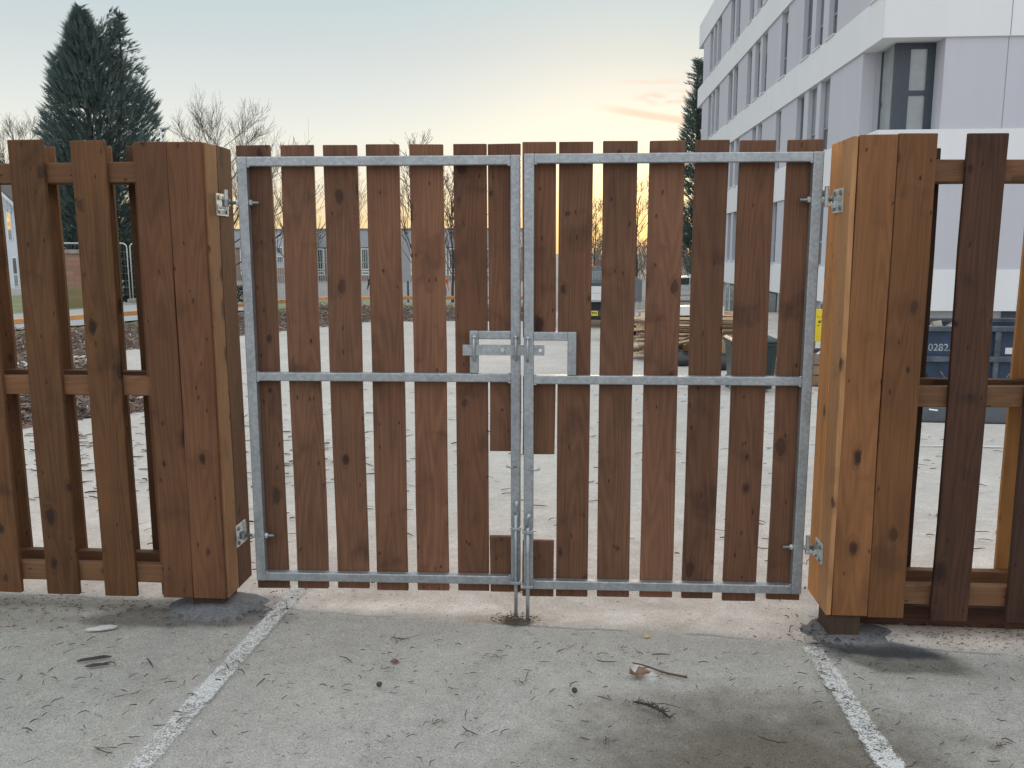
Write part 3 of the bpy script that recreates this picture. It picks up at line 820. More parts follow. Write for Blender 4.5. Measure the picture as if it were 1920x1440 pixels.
# ground floor, set back under the lowest band, with doors and shop-like windows
gf = MB()
gf.box(BX(bx0+.25), BX(bx0+.55), BY(by0+.25), BY(by1), -1.7, .309)
gf.box(BX(bx0+.551), BX(bx1), BY(by0+.25), BY(by0+.55), -1.7, .309)
gf.build('ground_floor_wall', GREYD, bl)
for (a, b, mt, pn) in ((34.9, 33.95, FRAME_W, GLASS_P), (33.80, 32.2, FRAME_D, GLASS), (31.2, 29.6, FRAME_W, GLASS), (26.8, 25.35, FRAME_D, GLASS), (25.3, 24.75, FRAME_W, GLASS_P), (22.8, 21.4, FRAME_D, GLASS), (20.4, 19.0, FRAME_W, GLASS)):
    f = MB(); f.box(BX(bx0+.21), BX(bx0+.248), BY(b), BY(a), -1.1, .27)
    fo = f.build('window_frame', mt, bl)
    MB().box(BX(bx0+.196), BX(bx0+.209), BY(b)+.1, BY(a)-.1, -1.0, .20).build('pane', pn, fo)
f = MB(); f.box(BX(9.84), BX(10.9), BY(by0+.21), BY(by0+.248), -1.0, .29)
fo = f.build('door', FRAME_D, bl)

# ------------------------------------------------------------------ trees
BARK = plain('bark', (.075, .060, .050), .9, 0, .3, 9.0, .4)
BARK_P = plain('bark_pale', (.16, .13, .105), .9, 0, .3, 9.0, .4)
TWIG = plain('twig', (.085, .062, .050), .9, 0, .25, 3.0)
def leaf_mat(name, a, b_, rough=.7):
    m, t, b = base_mat(name)
    P = t.n('ShaderNodeTexCoord').outputs['Object']
    n = t.noise(P, 1.1, 4.0, .65); n2 = t.noise(P, 9.0, 2.0, .6)
    t.put(b.inputs['Base Color'], t.ramp(t.math('ADD', t.math('MULTIPLY', n, .6), t.math('MULTIPLY', n2, .4)), [(.35, a), (.65, b_)]))
    b.inputs['Roughness'].default_value = rough; b.inputs['Specular IOR Level'].default_value = .3
    MATS[name] = m; return m
CONI = leaf_mat('conifer_foliage', (.070, .112, .108), (.135, .185, .165))  # haze painted in: foliage made paler and bluer than its own green
HEDGE = leaf_mat('hedge_foliage', (.022, .035, .026), (.055, .075, .050))

def spray(mb, p, d, L, rs, droop=0.0):
    """a feathery flat spray of scale leaves: small blades along a stem"""
    d = d.normalized(); side = d.cross(Vector((0, 0, 1)))
    if side.length < 1e-3: side = Vector((1, 0, 0))
    side.normalize(); q = rs.uniform(0, math.pi)
    nrm = side.cross(d)
    side = side*math.cos(q) + nrm*math.sin(q)
    n = 5
    for i in range(n):
        t = i/(n-1)
        b = p + d*(L*t*.75)
        l = L*(.42-.22*t)
        for s_ in (-1, 1):
            tip = b + (d*.85 + side*s_*.55*(1-.5*t))*l + Vector((0, 0, -droop*l))
            wv = d*(l*.30)
            k = len(mb.v); mb.v += [tuple(b-wv*.6), tuple(b+wv), tuple(tip)]
            mb.f.append((k, k+1, k+2))
    k = len(mb.v); e = p + d*L*1.05
    mb.v += [tuple(p+side*L*.05), tuple(p-side*L*.05), tuple(e)]; mb.f.append((k, k+1, k+2))

def conifer(name, label, base, prof, leaders, n, seed, size, group=None, skip=None):
    """prof: rows (z, left half-width, right half-width, depth half-width); leaders: rows (x offset, top z)"""
    rs = random.Random(seed)
    t = thing(name, label, 'conifer', base, 0, group)
    prof = sorted(prof); zs = [r[0] for r in prof]
    def W(z):
        for i in range(len(prof)-1):
            if prof[i][0] <= z <= prof[i+1][0]:
                u = (z-prof[i][0])/(prof[i+1][0]-prof[i][0])
                return [prof[i][k]+(prof[i+1][k]-prof[i][k])*u for k in (1, 2, 3)]
        return prof[-1][1:] if z > zs[-1] else prof[0][1:]
    mb = MB()
    zt = zs[-1]; pad = size*.55
    for _ in range(n):
        z = zs[0] + (zt-zs[0])*(rs.random()**1.15)
        wl, wr, wd = [max(.04, q-pad) for q in W(z)]
        a = rs.uniform(0, 2*math.pi)
        rr = (rs.random()**.55)
        ext = 1.0 + .16*mnoise.noise(Vector((math.cos(a)*1.6, math.sin(a)*1.6, z*.9+seed))) + .10*mnoise.noise(Vector((a*3, z*3.1, seed)))
        x = math.cos(a)*rr*(wr if math.cos(a) > 0 else wl)*ext; y = math.sin(a)*rr*wd*ext
        # hollows where the sky shows through
        hz = mnoise.noise(Vector((x*.9+seed, y*.35, z*.8)))
        if hz > .33 and rs.random() < .82: continue
        if skip and skip(x, z): continue
        out = Vector((math.cos(a), math.sin(a), .75+rs.uniform(-.25, .55)))
        spray(mb, Vector((x, y, z)), out, size*rs.uniform(.55, 1.25)*(.6+.4*min(1, (zt-z)/3+.25)), rs, .1)
    for lx, lz, lh in leaders:
        k = int(lh*60)
        for i in range(k):
            u = i/k; z = lz-lh*u; a = rs.uniform(0, 6.28)
            ln = .10+.75*u*lh/2.2
            b = Vector((lx+rs.uniform(-.04, .04), rs.uniform(-.1, .1), z))
            for q in range(4):
                spray(mb, b+Vector((math.cos(a), math.sin(a), .35))*ln*(q/3.0), Vector((math.cos(a), math.sin(a), .55)), size*rs.uniform(.35, .7), rs)
    mb.build('crown', CONI, t, fix=False)
    tk = MB()
    for lx, lz, lh in leaders:
        tk.tube([(lx*.2, 0, 0), (lx*.5, 0, zt*.35), (lx, 0, lz-lh), (lx, 0, lz-.1)], [.24, .17, .07, .012], 7)
    tk.build('trunk', BARK, t, smooth=True)
    # dark limbs inside the crown
    lb = MB()
    for i in range(70):
        z = rs.uniform(1.0, zt*.8); wl, wr, wd = W(z); a = rs.uniform(0, 6.28)
        lb.tube([(0, 0, z-.4), (math.cos(a)*.5*(wr if math.cos(a) > 0 else wl), math.sin(a)*.5*wd, z), (math.cos(a)*.85*(wr if math.cos(a) > 0 else wl), math.sin(a)*.85*wd, z+.5)], [.05, .03, .01], 4, cap=False)
    lb.build('branches', BARK, t, fix=False)
    return t

def prof_px(Y, cx, rows, zbase, bx):
    out = []
    for y, xl, xr in rows:
        z = at(cx, y, Y).z; c = bx
        l = c-at(xl, y, Y).x; r = at(xr, y, Y).x-c
        out.append((z-zbase, max(l, .05), max(r, .05), (l+r)*.45))
    return out
cb = at(196, 565, 34); zb_ = -.3
rows = [(22, 150, 224), (62, 128, 240), (82, 126, 247), (110, 112, 262), (128, 100, 272), (150, 98, 280), (195, 96, 294), (213, 92, 300), (240, 92, 312), (290, 92, 326), (360, 94, 330), (450, 98, 328), (565, 110, 318)]
def gap(x, z):
    # the notch between the two tops
    top = at(186, 12, 34).z-zb_; 
    if z < top-2.45: return False
    dl = abs(x-(at(153, 50, 34).x-cb.x)); dr = abs(x-(at(222, 50, 34).x-cb.x))
    w = .16+(top-z)*.40
    return dl > w and dr > w
l1 = at(150, 12, 34); l2 = at(222, 26, 34)
conifer('conifer_tree', 'dark bluish twin-topped conifer rising behind the left fence', (cb.x, 34, zb_), prof_px(34, 196, rows, zb_, cb.x),
        [(l1.x-cb.x, l1.z-zb_, 2.6), (l2.x-cb.x, l2.z-zb_, 2.6)], 24000, 11, .46, skip=gap)
rows = [(118, 1303, 1318), (140, 1294, 1330), (165, 1291, 1336), (192, 1281, 1340), (209, 1274, 1345), (237, 1274, 1350), (256, 1268, 1356), (330, 1268, 1358), (420, 1270, 1362), (480, 1274, 1362), (515, 1280, 1350)]
cb2 = at(1314, 520, 49)
conifer('conifer_tree', 'slender conifer half hidden by the white block of flats', (cb2.x, 49, -1.2), prof_px(49, 1314, rows, -1.2, cb2.x),
        [(at(1309, 112, 49).x-cb2.x, at(1309, 112, 49).z+1.2, 1.6)], 6000, 12, .55)

def bare_tree(label, base, height, spread, seed, levels=5, kids=(5, 4, 4, 3, 2), trunk_r=.13, lean=.0, first=.22, mat=TWIG, upward=.5, group='bare winter trees beyond the gate', twig=.006, blen=.40):
    """a leafless winter tree: trunk and a fine crown of forking twigs"""
    rs = random.Random(seed)
    t = thing('bare_tree', label, 'tree', base, 0, group)
    br = MB(); tips = []
    tr = [(0, 0, 0)]
    for i in range(1, 7):
        tr.append((lean*height*i/6+rs.uniform(-.05, .05), rs.uniform(-.05, .05), height*.80*i/6))
    rad = [trunk_r*(1-.85*i/6) for i in range(7)]
    tk = MB(); tk.tube(tr, rad, 7); tk.build('trunk', BARK, t, smooth=True)
    def grow(p, d, L, r, lev):
        pts = [p]; dd = d.normalized(); n = 4 if lev < 3 else 3
        for i in range(n):
            dd = (dd + Vector((rs.uniform(-.08, .08), rs.uniform(-.08, .08), rs.uniform(-.04, .12)*upward*2))).normalized()
            pts.append(pts[-1] + dd*(L/n))
        br.tube(pts, [max(twig*.6, r*(1-.7*i/n)) for i in range(n+1)], 4 if lev < 2 else 3, cap=False)
        if lev >= levels: return
        for _ in range(kids[min(lev, len(kids)-1)]):
            u = rs.uniform(.25, 1.0); i = min(n-1, int(u*n)); q = Vector(pts[i]).lerp(Vector(pts[i+1]), u*n-i)
            sd = Vector((rs.uniform(-1, 1), rs.uniform(-1, 1), rs.uniform(-.25, .75))).normalized()
            grow(q, dd*.95+sd*.62, L*rs.uniform(.45, .75), max(twig*.8, r*.5), lev+1)
    nb = 17
    for i in range(nb):
        u = first + (1-first)*i/(nb-1); z = height*.80*u
        a = i*2.4+rs.uniform(-.5, .5)
        k = min(5, int(u*6)); q = Vector(tr[k]).lerp(Vector(tr[k+1]), u*6-k)
        grow(q, Vector((math.cos(a)*spread, math.sin(a)*spread, .55+upward*u)), height*(blen-.27*u), trunk_r*.42*(1.1-.7*u), 1)
    br.build('crown', mat, t, fix=False)
    return t
def bt(px, ytop, Y, zg, **kw):
    b = at(px, ytop, Y)
    return bare_tree(base=(b.x, Y, zg), height=b.z-zg, **kw)
bt(418, 200, 45, gz(45), label='broad bare tree with fine fanned twigs behind the left gatepost', spread=1.25, seed=21, kids=(7, 7, 6, 4), levels=4, trunk_r=.13, first=.22, upward=.42, twig=.0075, blen=.46)
bt(30, 222, 42, -.1, label='bare tree at the far left edge beside the dark conifer', spread=1.2, seed=22, kids=(7, 6, 5, 3), levels=4, trunk_r=.13, first=.25, twig=.0075, blen=.44)
bt(548, 262, 38, gz(38), label='bare tree with upright shoots above the second slat of the left gate leaf', spread=.6, seed=23, kids=(4, 3, 2), levels=4, trunk_r=.11, first=.18, upward=.7, twig=.011)
bt(778, 250, 34, gz(34), label='slim dark bare tree behind the fifth slat of the left gate leaf', spread=.42, seed=24, kids=(4, 4, 3), levels=4, trunk_r=.10, first=.15, upward=.8, twig=.010)
bt(846, 318, 33, gz(33), label='small bare tree behind the sixth slat of the left gate leaf', spread=.40, seed=25, kids=(4, 4, 3), levels=4, trunk_r=.07, first=.25, upward=.8, twig=.010)
bt(1117, 372, 55, gz(55), label='fine pale bare tree in the yellow glow above the parked tipper truck', spread=.7, seed=26, kids=(4, 4, 3), levels=4, trunk_r=.09, first=.3, upward=.6, mat=BARK_P, twig=.012)
bt(1196, 330, 46, gz(46), label='bare branching tree in the sunset glow above the grey cabinet', spread=.85, seed=27, kids=(4, 4, 3), levels=4, trunk_r=.11, first=.3, upward=.5, mat=BARK_P, twig=.011)
bt(655, 300, 62, gz(62), label='distant bare tree rising over the roof of the long grey building', spread=.6, seed=28, kids=(4, 3, 3), levels=4, trunk_r=.1, first=.4, upward=.7, twig=.012)

# far-off wood: one mass of twiggy growth closing the view
wd = MB(); rs = random.Random(5)
for i in range(5200):
    x = rs.uniform(2, 34); y = 84+rs.uniform(-5, 9)
    top = 3.1 + 1.5*mnoise.noise(Vector((x*.16, 0, 3.3))) + .5*mnoise.noise(Vector((x*.9, 0, 1.3)))
    z0 = rs.uniform(-1.2, top*.72); h = rs.uniform(.4, 1.6)
    if z0+h > top: h = max(.2, top-z0)
    a = rs.uniform(-.7, .7)
    p = Vector((x, y, z0)); q = p+Vector((math.sin(a)*h, rs.uniform(-.3, .3), h))
    wd.tube([p, p.lerp(q, .5)+Vector((rs.uniform(-.1, .1), 0, 0)), q], [.032, .022, .012], 3, cap=False)
WOODM = plain('far_twigs', (.20, .155, .125), .9, 0, .25, 1.0)
w_o = wd.build('far_wood', WOODM, fix=False)
tag(w_o, 'brownish far-off wood of bare twigs closing the view along the horizon', 'woodland', kind='stuff')

# ------------------------------------------------------------------ planted bank, knee rail, brush
GRASS = leaf_mat('grass', (.13, .14, .06), (.22, .23, .11))
bank = MB()
bk = [(-11.9, 12.4), (-10.55, 15.2), (-9.15, 18.2), (-7.75, 22.3), (-5.2, 22.9), (-.8, 23.3)]
def bankz(x, y): return -.06+.05*mnoise.noise(Vector((x*.3, y*.3, 5.1)))
N = len(bk)
rows_ = []
for j, (off, dz_) in enumerate(((.0, None), (.35, 0), (3, .0), (8, .0), (16, .0))):
    r = []
    for i, (x, y) in enumerate(bk):
        k = Vector((-.75, .66)) if i < 3 else (Vector((-.35, .94)) if i == 3 else Vector((0, 1)))
        q = Vector((x, y)) + k*(off if i < 3 else min(off, 2.2+.3*j))
        r.append((q.x, q.y, (gz(y)-.02) if dz_ is None else bankz(q.x, q.y)-(.08 if i > 3 else 0)-(1.6 if (i > 2 and j > 2) else 0)))
    rows_.append(r)
for r in rows_: bank.v += r
for j in range(len(rows_)-1):
    for i in range(N-1):
        a = j*N+i; bank.f.append((a, a+1, a+N+1, a+N))
bo = bank.build('grass_bank', GRASS, smooth=True); bo['kind'] = 'structure'
pv = MB()
pa = [(-12.7, 13.3), (-11.35, 16.0), (-9.95, 19.0), (-8.9, 21.6)]
for off in (-.6, 4.6):
    pv.v += [(x-.75*off, y+.66*off, bankz(x, y)+.05) for x, y in pa]
for i in range(3): pv.f.append((i, i+1, i+5, i+4))
po = pv.build('footpath', plain('path_tarmac', (.30, .31, .32), .9, 0, .1, 2.0, .2)); po['kind'] = 'structure'

def rail_between(parent, a, b, z0, z1, w, mat=W_NEW):
    a, b = Vector(a), Vector(b); d = b-a; L = d.length; ang = math.atan2(d.y, d.x)
    o = MB().box(0, L, -w/2, w/2, 0, z1-z0).build('rail', mat, parent, (a.x, a.y, z0), (0, 0, ang), bevel=.006, seg=1)
    # the wood grain runs along local z, so lay the rail's mesh along z
    o.data.transform(Matrix.Rotation(R(-90), 4, 'Y')); o.rotation_euler = Euler((0, 0, ang)).to_matrix().to_4x4().__matmul__(Matrix.Rotation(R(90), 4, 'Y')).to_euler()
    return o
kr = thing('knee_rail', 'low fresh-orange timber knee rail along the edge of the raised bank', 'rail fence', (bk[0][0], bk[0][1], 0))
ox, oy = bk[0]
for i in range(N-1):
    (x0, y0), (x1, y1) = bk[i], bk[i+1]
    u = (Vector((x1, y1))-Vector((x0, y0))).normalized()*.02
    rail_between(kr, (x0-ox+u.x, y0-oy+u.y, 0), (x1-ox-u.x, y1-oy-u.y, 0), .14, .245, .20)
    for q in (0.0, .5):
        px_, py_ = x0+(x1-x0)*q, y0+(y1-y0)*q
        board('post', W_NEW, kr, px_-ox, py_-oy+.06, -.45, .12, .12, .585)

BRUSHM = []
for nm, c in (('brush_grey', (.20, .175, .155)), ('brush_brown', (.17, .105, .075)), ('brush_pale', (.36, .31, .255))):
    BRUSHM.append(plain(nm, c, .9, 0, .3, 4.0))
def brush_heap(name, label, cat, line_, width, height, n, seed, lo=.04, hi=.16):
    """a heap of shredded brush lying against the bank: many short sticks and chips over a mounded core"""
    rs = random.Random(seed); mb = MB(); mi = []
    seg = [(Vector(line_[i]), Vector(line_[i+1])) for i in range(len(line_)-1)]
    Ls = [(b-a).length for a, b in seg]; T = sum(Ls)
    def pick():
        u = rs.uniform(0, T)
        for (a, b), L in zip(seg, Ls):
            if u <= L: return a.lerp(b, u/L), (b-a).normalized()
            u -= L
        return seg[-1][1], (seg[-1][1]-seg[-1][0]).normalized()
    for _ in range(n):
        p, d = pick(); nrm = Vector((d.y, -d.x))
        v = rs.random()**.8
        x, y = p + nrm*(v*width*(1+.25*mnoise.noise(Vector((p.x*.9, p.y*.9, seed)))))
        top = height*(1-v)**1.1*(1+.35*mnoise.noise(Vector((x*.8, y*.8, seed+2))))
        z = gz(y) + top*(.55+.45*rs.random()) + .01
        a = rs.uniform(0, 6.28); L = rs.uniform(lo, hi)
        e = Vector((math.cos(a)*L, math.sin(a)*L, rs.uniform(-.5, .6)*L))
        c = Vector((x, y, z)); r = rs.uniform(.004, .012)*(1+L)
        k0 = len(mb.f)
        mb.tube([c-e*.5, c+Vector((rs.uniform(-.1, .1), rs.uniform(-.1, .1), rs.uniform(-.05, .1)))*L*.4, c+e*.5], [r, r*.9, r*.5], 3, cap=False)
        mi += [rs.choice((0, 0, 1, 1, 1, 2))]*(len(mb.f)-k0)
    # core mound
    k0 = len(mb.f); rws = 7; cols = 24
    b0 = len(mb.v)
    for i in range(cols+1):
        u = T*i/cols; w = u
        for (a, b), L in zip(seg, Ls):
            if w <= L+1e-6: p = a.lerp(b, w/L); d = (b-a).normalized(); break
            w -= L
        nrm = Vector((d.y, -d.x))
        for j in range(rws+1):
            v = j/rws
            x, y = p + nrm*(v*width*.95)
            z = gz(y) + height*(1-v)**1.1*.66*(1+.35*mnoise.noise(Vector((x*.8, y*.8, seed+2)))) - .01
            mb.v.append((x, y, z))
    for i in range(cols):
        for j in range(rws):
            a = b0+i*(rws+1)+j; mb.f.append((a, a+1, a+rws+2, a+rws+1))
    mi += [1]*(len(mb.f)-k0)
    o = mb.build(name, BRUSHM, fix=False)
    o.data.polygons.foreach_set('material_index', mi)
    return tag(o, label, cat, kind='stuff')
brush_heap('brush_heap', 'shredded brush and bark heaped along the foot of the knee rail', 'brushwood', [(x+.1, y-.1) for x, y in bk], 2.3, .42, 16000, 31)
brush_heap('brush_heap', 'grey-brown heap of broken branches close behind the left fence', 'brushwood', [(-7.4, 3.6), (-6.9, 5.4), (-6.5, 7.6)], 1.75, .62, 5200, 32, .05, .30)

# ------------------------------------------------------------------ behind the bank: wall, mesh panels, house, far building
m, t, b = base_mat('brick')
P = t.n('ShaderNodeTexCoord').outputs['Object']
px_ = t.xyz(P)
bt_ = t.n('ShaderNodeTexBrick'); t.put(bt_.inputs['Vector'], t.comb(t.math('ADD', px_[0], px_[1]), px_[2], 0.0))
bt_.inputs['Color1'].default_value = (.26, .125, .085, 1); bt_.inputs['Color2'].default_value = (.33, .18, .125, 1); bt_.inputs['Mortar'].default_value = (.19, .15, .12, 1)
bt_.inputs['Scale'].default_value = 1.0; bt_.inputs['Brick Width'].default_value = .44; bt_.inputs['Row Height'].default_value = .145; bt_.inputs['Mortar Size'].default_value = .012
mossn = t.noise(P, 5.0, 4.0, .6)
mo = t.smooth(t.math('ADD', px_[2], t.math('MULTIPLY', mossn, .5)), 1.05, .85)
t.put(b.inputs['Base Color'], t.mix(t.math('MULTIPLY', mo, .6), bt_.outputs[0], (.17, .18, .07)))
b.inputs['Roughness'].default_value = .9
BRICK = m
STONE = plain('concrete_cap', (.27, .25, .22), .9, 0, .2, 7.0, .3)
w0 = at(92, 580, 21.5); w1 = at(158, 580, 21.5); wz = at(130, 468, 21.5).z
bw = thing('brick_wall', 'short mossy red brick wall with a concrete coping left of the mesh panels', 'wall', (w0.x, 21.5, -.1))
MB().box(0, w1.x-w0.x, 0, .35, -.2, wz+.1-.12).build('brickwork', BRICK, bw)
MB().box(-.05, w1.x-w0.x+.05, -.05, .40, wz+.1-.118, wz+.1).build('coping', STONE, bw, bevel=.01)
# dark hedge behind the mesh panels
def hedge(label, x0, x1, y0, y1, h, zg, n, seed, size=.22, cat='hedge'):
    t = thing('hedge', label, cat, ((x0+x1)/2, (y0+y1)/2, zg)); rs = random.Random(seed); mb = MB()
    for _ in range(n):
        x = rs.uniform(x0, x1)-(x0+x1)/2; y = rs.uniform(y0, y1)-(y0+y1)/2
        z = h*(1+.14*mnoise.noise(Vector((x*.8, y, seed))))*rs.random()**.7
        d = Vector((rs.uniform(-1, 1), rs.uniform(-1.2, .4), rs.uniform(-.1, 1)))
        spray(mb, Vector((x, y, z)), d, size*rs.uniform(.6, 1.3), rs)
    mb.build('foliage', HEDGE, t, fix=False)
    st = MB()
    for i in range(int((x1-x0)*1.5)+1):
        q = -(x1-x0)/2+.3+i/1.5
        st.tube([(q, 0, -.1), (q+.05, .05, h*.5), (q-.05, 0, h*.8)], [.05, .035, .015], 5)
    st.build('stems', BARK, t, fix=False)
    return t
h0 = at(160, 560, 30).x; h1 = at(330, 560, 30).x
hedge('dark green hedge filling in under the twin-topped conifer', h0, h1, 30, 31.4, 2.3, -.15, 4200, 41)
hh0, hh1 = at(480, 560, 50).x, at(560, 560, 50).x
hedge('low green shrubs in front of the far white mesh fence', hh0, hh1, 41.5, 42.6, .95, -1.2, 1500, 42)
WIRE = galv('wire_mesh', (.42, .44, .45), .5, .6, .2)
TUBEW = galv('pale_tube', (.66, .68, .68), .45, .3, .2)
def mesh_panel(label, a, b, z0, z1, group):
    a, b = Vector(a), Vector(b); L = (b-a).length; ang = math.atan2(b.y-a.y, b.x-a.x); h = z1-z0
    t = thing('mesh_panel', label, 'site fence', (a.x, a.y, z0), ang, group)
    r = .16; pts = [(0.02, 0, 0), (0.02, 0, h-r)]
    for k in range(1, 6):
        q = R(90*k/5); pts.append((.02+r-r*math.cos(q), 0, h-r+r*math.sin(q)))
    for k in range(5):
        q = R(90*k/5); pts.append((L-.02-r+r*math.sin(q), 0, h-r+r*math.cos(q)))
    pts += [(L-.02, 0, h-r), (L-.02, 0, 0)]
    MB().tube(pts, .021, 8).build('tube_frame', TUBEW, t, smooth=True)
    w = MB()
    n = int(L/.12)
    for i in range(1, n): w.tube([(L*i/n, 0, .12), (L*i/n, 0, h-.03)], .0022, 3, cap=False)
    for i in range(8): w.tube([(.03, 0, .15+(h-.2)*i/7), (L-.03, 0, .15+(h-.2)*i/7)], .0045, 3, cap=False)
    w.build('wire_mesh', WIRE, t, fix=False)
    f = MB(); f.box(-.12, .16, -.3, .3, -.14, -.001); f.build('foot_block', STONE, t, bevel=.02)
    return t
jx = at(243, 500, 28)
mz0, mz1 = at(245, 560, 28).z, at(243, 456, 28).z
mesh_panel('pale tubular mesh panel seen through the third gap of the left fence, its left one', (jx.x-3.3, 27.0, 0), (jx.x-.04, 28.0, 0), mz0, mz1, 'temporary mesh fence panels')
mesh_panel('pale tubular mesh panel standing next to the left gatepost, right of its neighbour', (jx.x+.04, 28.0, 0), (jx.x+3.3, 28.6, 0), mz0, mz1, 'temporary mesh fence panels')
lx = at(2, 428, 24); lx2 = at(145, 444, 24)
# far-left white house
HW = plain('house_render', (.66, .71, .74), .8, 0, .05, .8)
ROOFT = plain('roof_tile', (.13, .12, .12), .85, 0, .2, 5.0, .3)
m, t, b = base_mat('lit_window')
P = t.n('ShaderNodeTexCoord').outputs['Object']
n = t.noise(P, 4.0, 3.0, .6)
b.inputs['Base Color'].default_value = (.3, .2, .08, 1)
t.put(b.inputs['Emission Color'], t.ramp(n, [(.35, (.55, .30, .08)), (.65, (.95, .72, .30))])); b.inputs['Emission Strength'].default_value = .9
LIT = m
ho = thing('house', 'pale rendered house with a gabled roof and one lit window at the far left', 'house', (-29.8, 40, -.3))
e = at(48, 400, 40); rg = at(-30, 335, 40)
hx0, hx1 = -9.0, e.x+29.8
ridge = (hx0+hx1)/2
zr = 8.0; 
sl_ = (at(0, 353, 40).z-at(22, 373, 40).z)/(at(22, 373, 40).x-at(0, 353, 40).x)
ez = at(22, 373, 40).z+.3-sl_*(hx1-(at(22, 373, 40).x+29.8))
rz_ = ez+sl_*(hx1-ridge)
MB().prism([(hx0, 0), (hx1, 0), (hx1, ez), (ridge, rz_), (hx0, ez)], 0, 2.5, 'y').build('wall', HW, ho)
rf = MB()
for s_, xa in ((1, hx1), (-1, hx0)):
    rf.prism([(ridge, rz_+.02), (xa+.35*s_, ez-.35*sl_+.02), (xa+.35*s_, ez-.35*sl_+.18), (ridge, rz_+.20)], -.35, 2.6, 'y')
rf.build('roof', ROOFT, ho)
bg_ = MB()
for s_, xa in ((1, hx1), (-1, hx0)):
    bg_.prism([(ridge, rz_-.12), (xa+.36*s_, ez-.36*sl_-.12), (xa+.36*s_, ez-.36*sl_+.08), (ridge, rz_+.10)], -.38, -.352, 'y')
bg_.build('barge_board', FRAME_W, ho)
def house_window(px0, px1, y0, y1, mat, bar=None):
    a, c = at(px0, y0, 40), at(px1, y1, 40)
    fo = MB().box(a.x+29.8-.06, c.x+29.8+.06, -.03, .05, c.z+.3-.06, a.z+.3+.06).build('window_frame', FRAME_W, ho)
    zm_ = c.z+.3+(a.z-c.z)*(bar or .45)
    MB().box(a.x+29.8, c.x+29.8, -.045, -.0305, zm_+.03, a.z+.3).build('pane', mat, fo)
    MB().box(a.x+29.8, c.x+29.8, -.045, -.0305, c.z+.3, zm_-.03).build('pane', GLASS_P, fo)
house_window(13, 23, 399, 449, LIT, .38)
house_window(24, 35, 484, 536, GLASS, .42)

# long grey building in the distance
CLAD = plain('grey_cladding', (.36, .375, .40), .6, .1, .05, .5)
BRK2 = plain('dull_brick', (.27, .20, .165), .9, 0, .15, 2.0)
fbz = -1.21
fb0 = at(440, 450, 80).x; fb1 = at(985, 450, 80).x; zt_ = at(690, 431, 80).z-fbz; zc_ = at(690, 464, 80).z-fbz; zw_ = at(690, 506, 80).z-fbz
cx_ = (fb0+fb1)/2
fb = thing('school_building', 'long low grey-clad building with white window strips beyond the white mesh fence', 'building', (cx_, 80, fbz))
fb0 -= cx_; fb1 -= cx_
MB().box(fb0, fb1, 0, 9, -.2, zc_).build('wall', BRK2, fb)
MB().box(fb0-.1, fb1+.1, -.15, 9.1, zc_+.002, zt_).build('cladding', CLAD, fb)
MB().box(fb0-.2, fb1+.2, -.25, 9.2, zt_+.002, zt_+.14).build('roof', plain('roof_edge', (.20, .19, .17), .8), fb)
nwin = 16
for i in range(nwin):
    xa = fb0+.5+(fb1-fb0-1)*i/nwin; xb = xa+(fb1-fb0-1)/nwin-.25
    f = MB()
    for (p_, q_) in ((.55, zw_-.12), (zw_, zc_-.08)):
        f.box(xa, xb, -.06, -.002, p_, q_)
    fo = f.build('window_frame', FRAME_W, fb)
    wz_ = zw_+.12
    for (p_, q_) in ((.67, zw_-.24), (zw_+.12, zc_-.2)):
        for k in range(2):
            w_ = (xb-xa-.1)/2
            MB().box(xa+.05+k*w_+.03, xa+.05+(k+1)*w_-.03, -.075, -.0605, p_, q_).build('pane', GLASS, fo)
# lower wing at its left end
lw0, lw1 = at(470, 450, 74).x, at(560, 450, 74).x
lwz = at(520, 437, 74).z+1.21; lwc = at(520, 503, 74).z+1.21
lw = thing('grey_outbuilding', 'plain pale grey building end with small dark windows behind the first slats', 'building', (lw0, 74, -1.21))
MB().box(0, lw1-lw0, 0, 5, -.2, lwc).build('wall', BRK2, lw)
MB().box(-.05, lw1-lw0+.05, -.05, 5, lwc+.002, lwz).build('cladding', plain('pale_cladding', (.46, .475, .50), .6, .1, .05, .5), lw)
for x_ in (.8, 2.4):
    for zz in (lwc+.5, lwc+1.3):
        fo = MB().box(x_, x_+.62, -.09, -.051, zz, zz+.6).build('window_frame', FRAME_W, lw)
        MB().box(x_+.06, x_+.56, -.105, -.0905, zz+.06, zz+.54).build('pane', GLASS, fo)

# white mesh fence in front of it
wf0, wf1 = at(470, 505, 44), at(960, 505, 44)
wfz0, wfz1 = -1.21, at(690, 467, 44).z
wf = thing('white_mesh_fence', 'pale bar-mesh fence in front of the long grey building', 'fence', (wf0.x, 44, wfz0))
L_ = wf1.x-wf0.x; h_ = wfz1-wfz0
n_ = 6
for i in range(n_):
    bm_ = MB(); xa = L_*i/n_+.05; xb = L_*(i+1)/n_-.05; k = int((xb-xa)/.12)
    for j in range(k): bm_.tube([(xa+(xb-xa)*j/k, 0, .05), (xa+(xb-xa)*j/k, 0, h_)], .013, 3, cap=False)
    for j in range(5): bm_.tube([(xa, 0, .08+(h_-.1)*j/4), (xb, 0, .08+(h_-.1)*j/4)], .012, 3, cap=False)
    bm_.build('mesh_panel', TUBEW, wf, fix=False)
for i in range(n_+1):
    MB().box(L_*i/n_-.035, L_*i/n_+.035, -.035, .035, -.1, h_+.06).build('post', FRAME_W, wf)

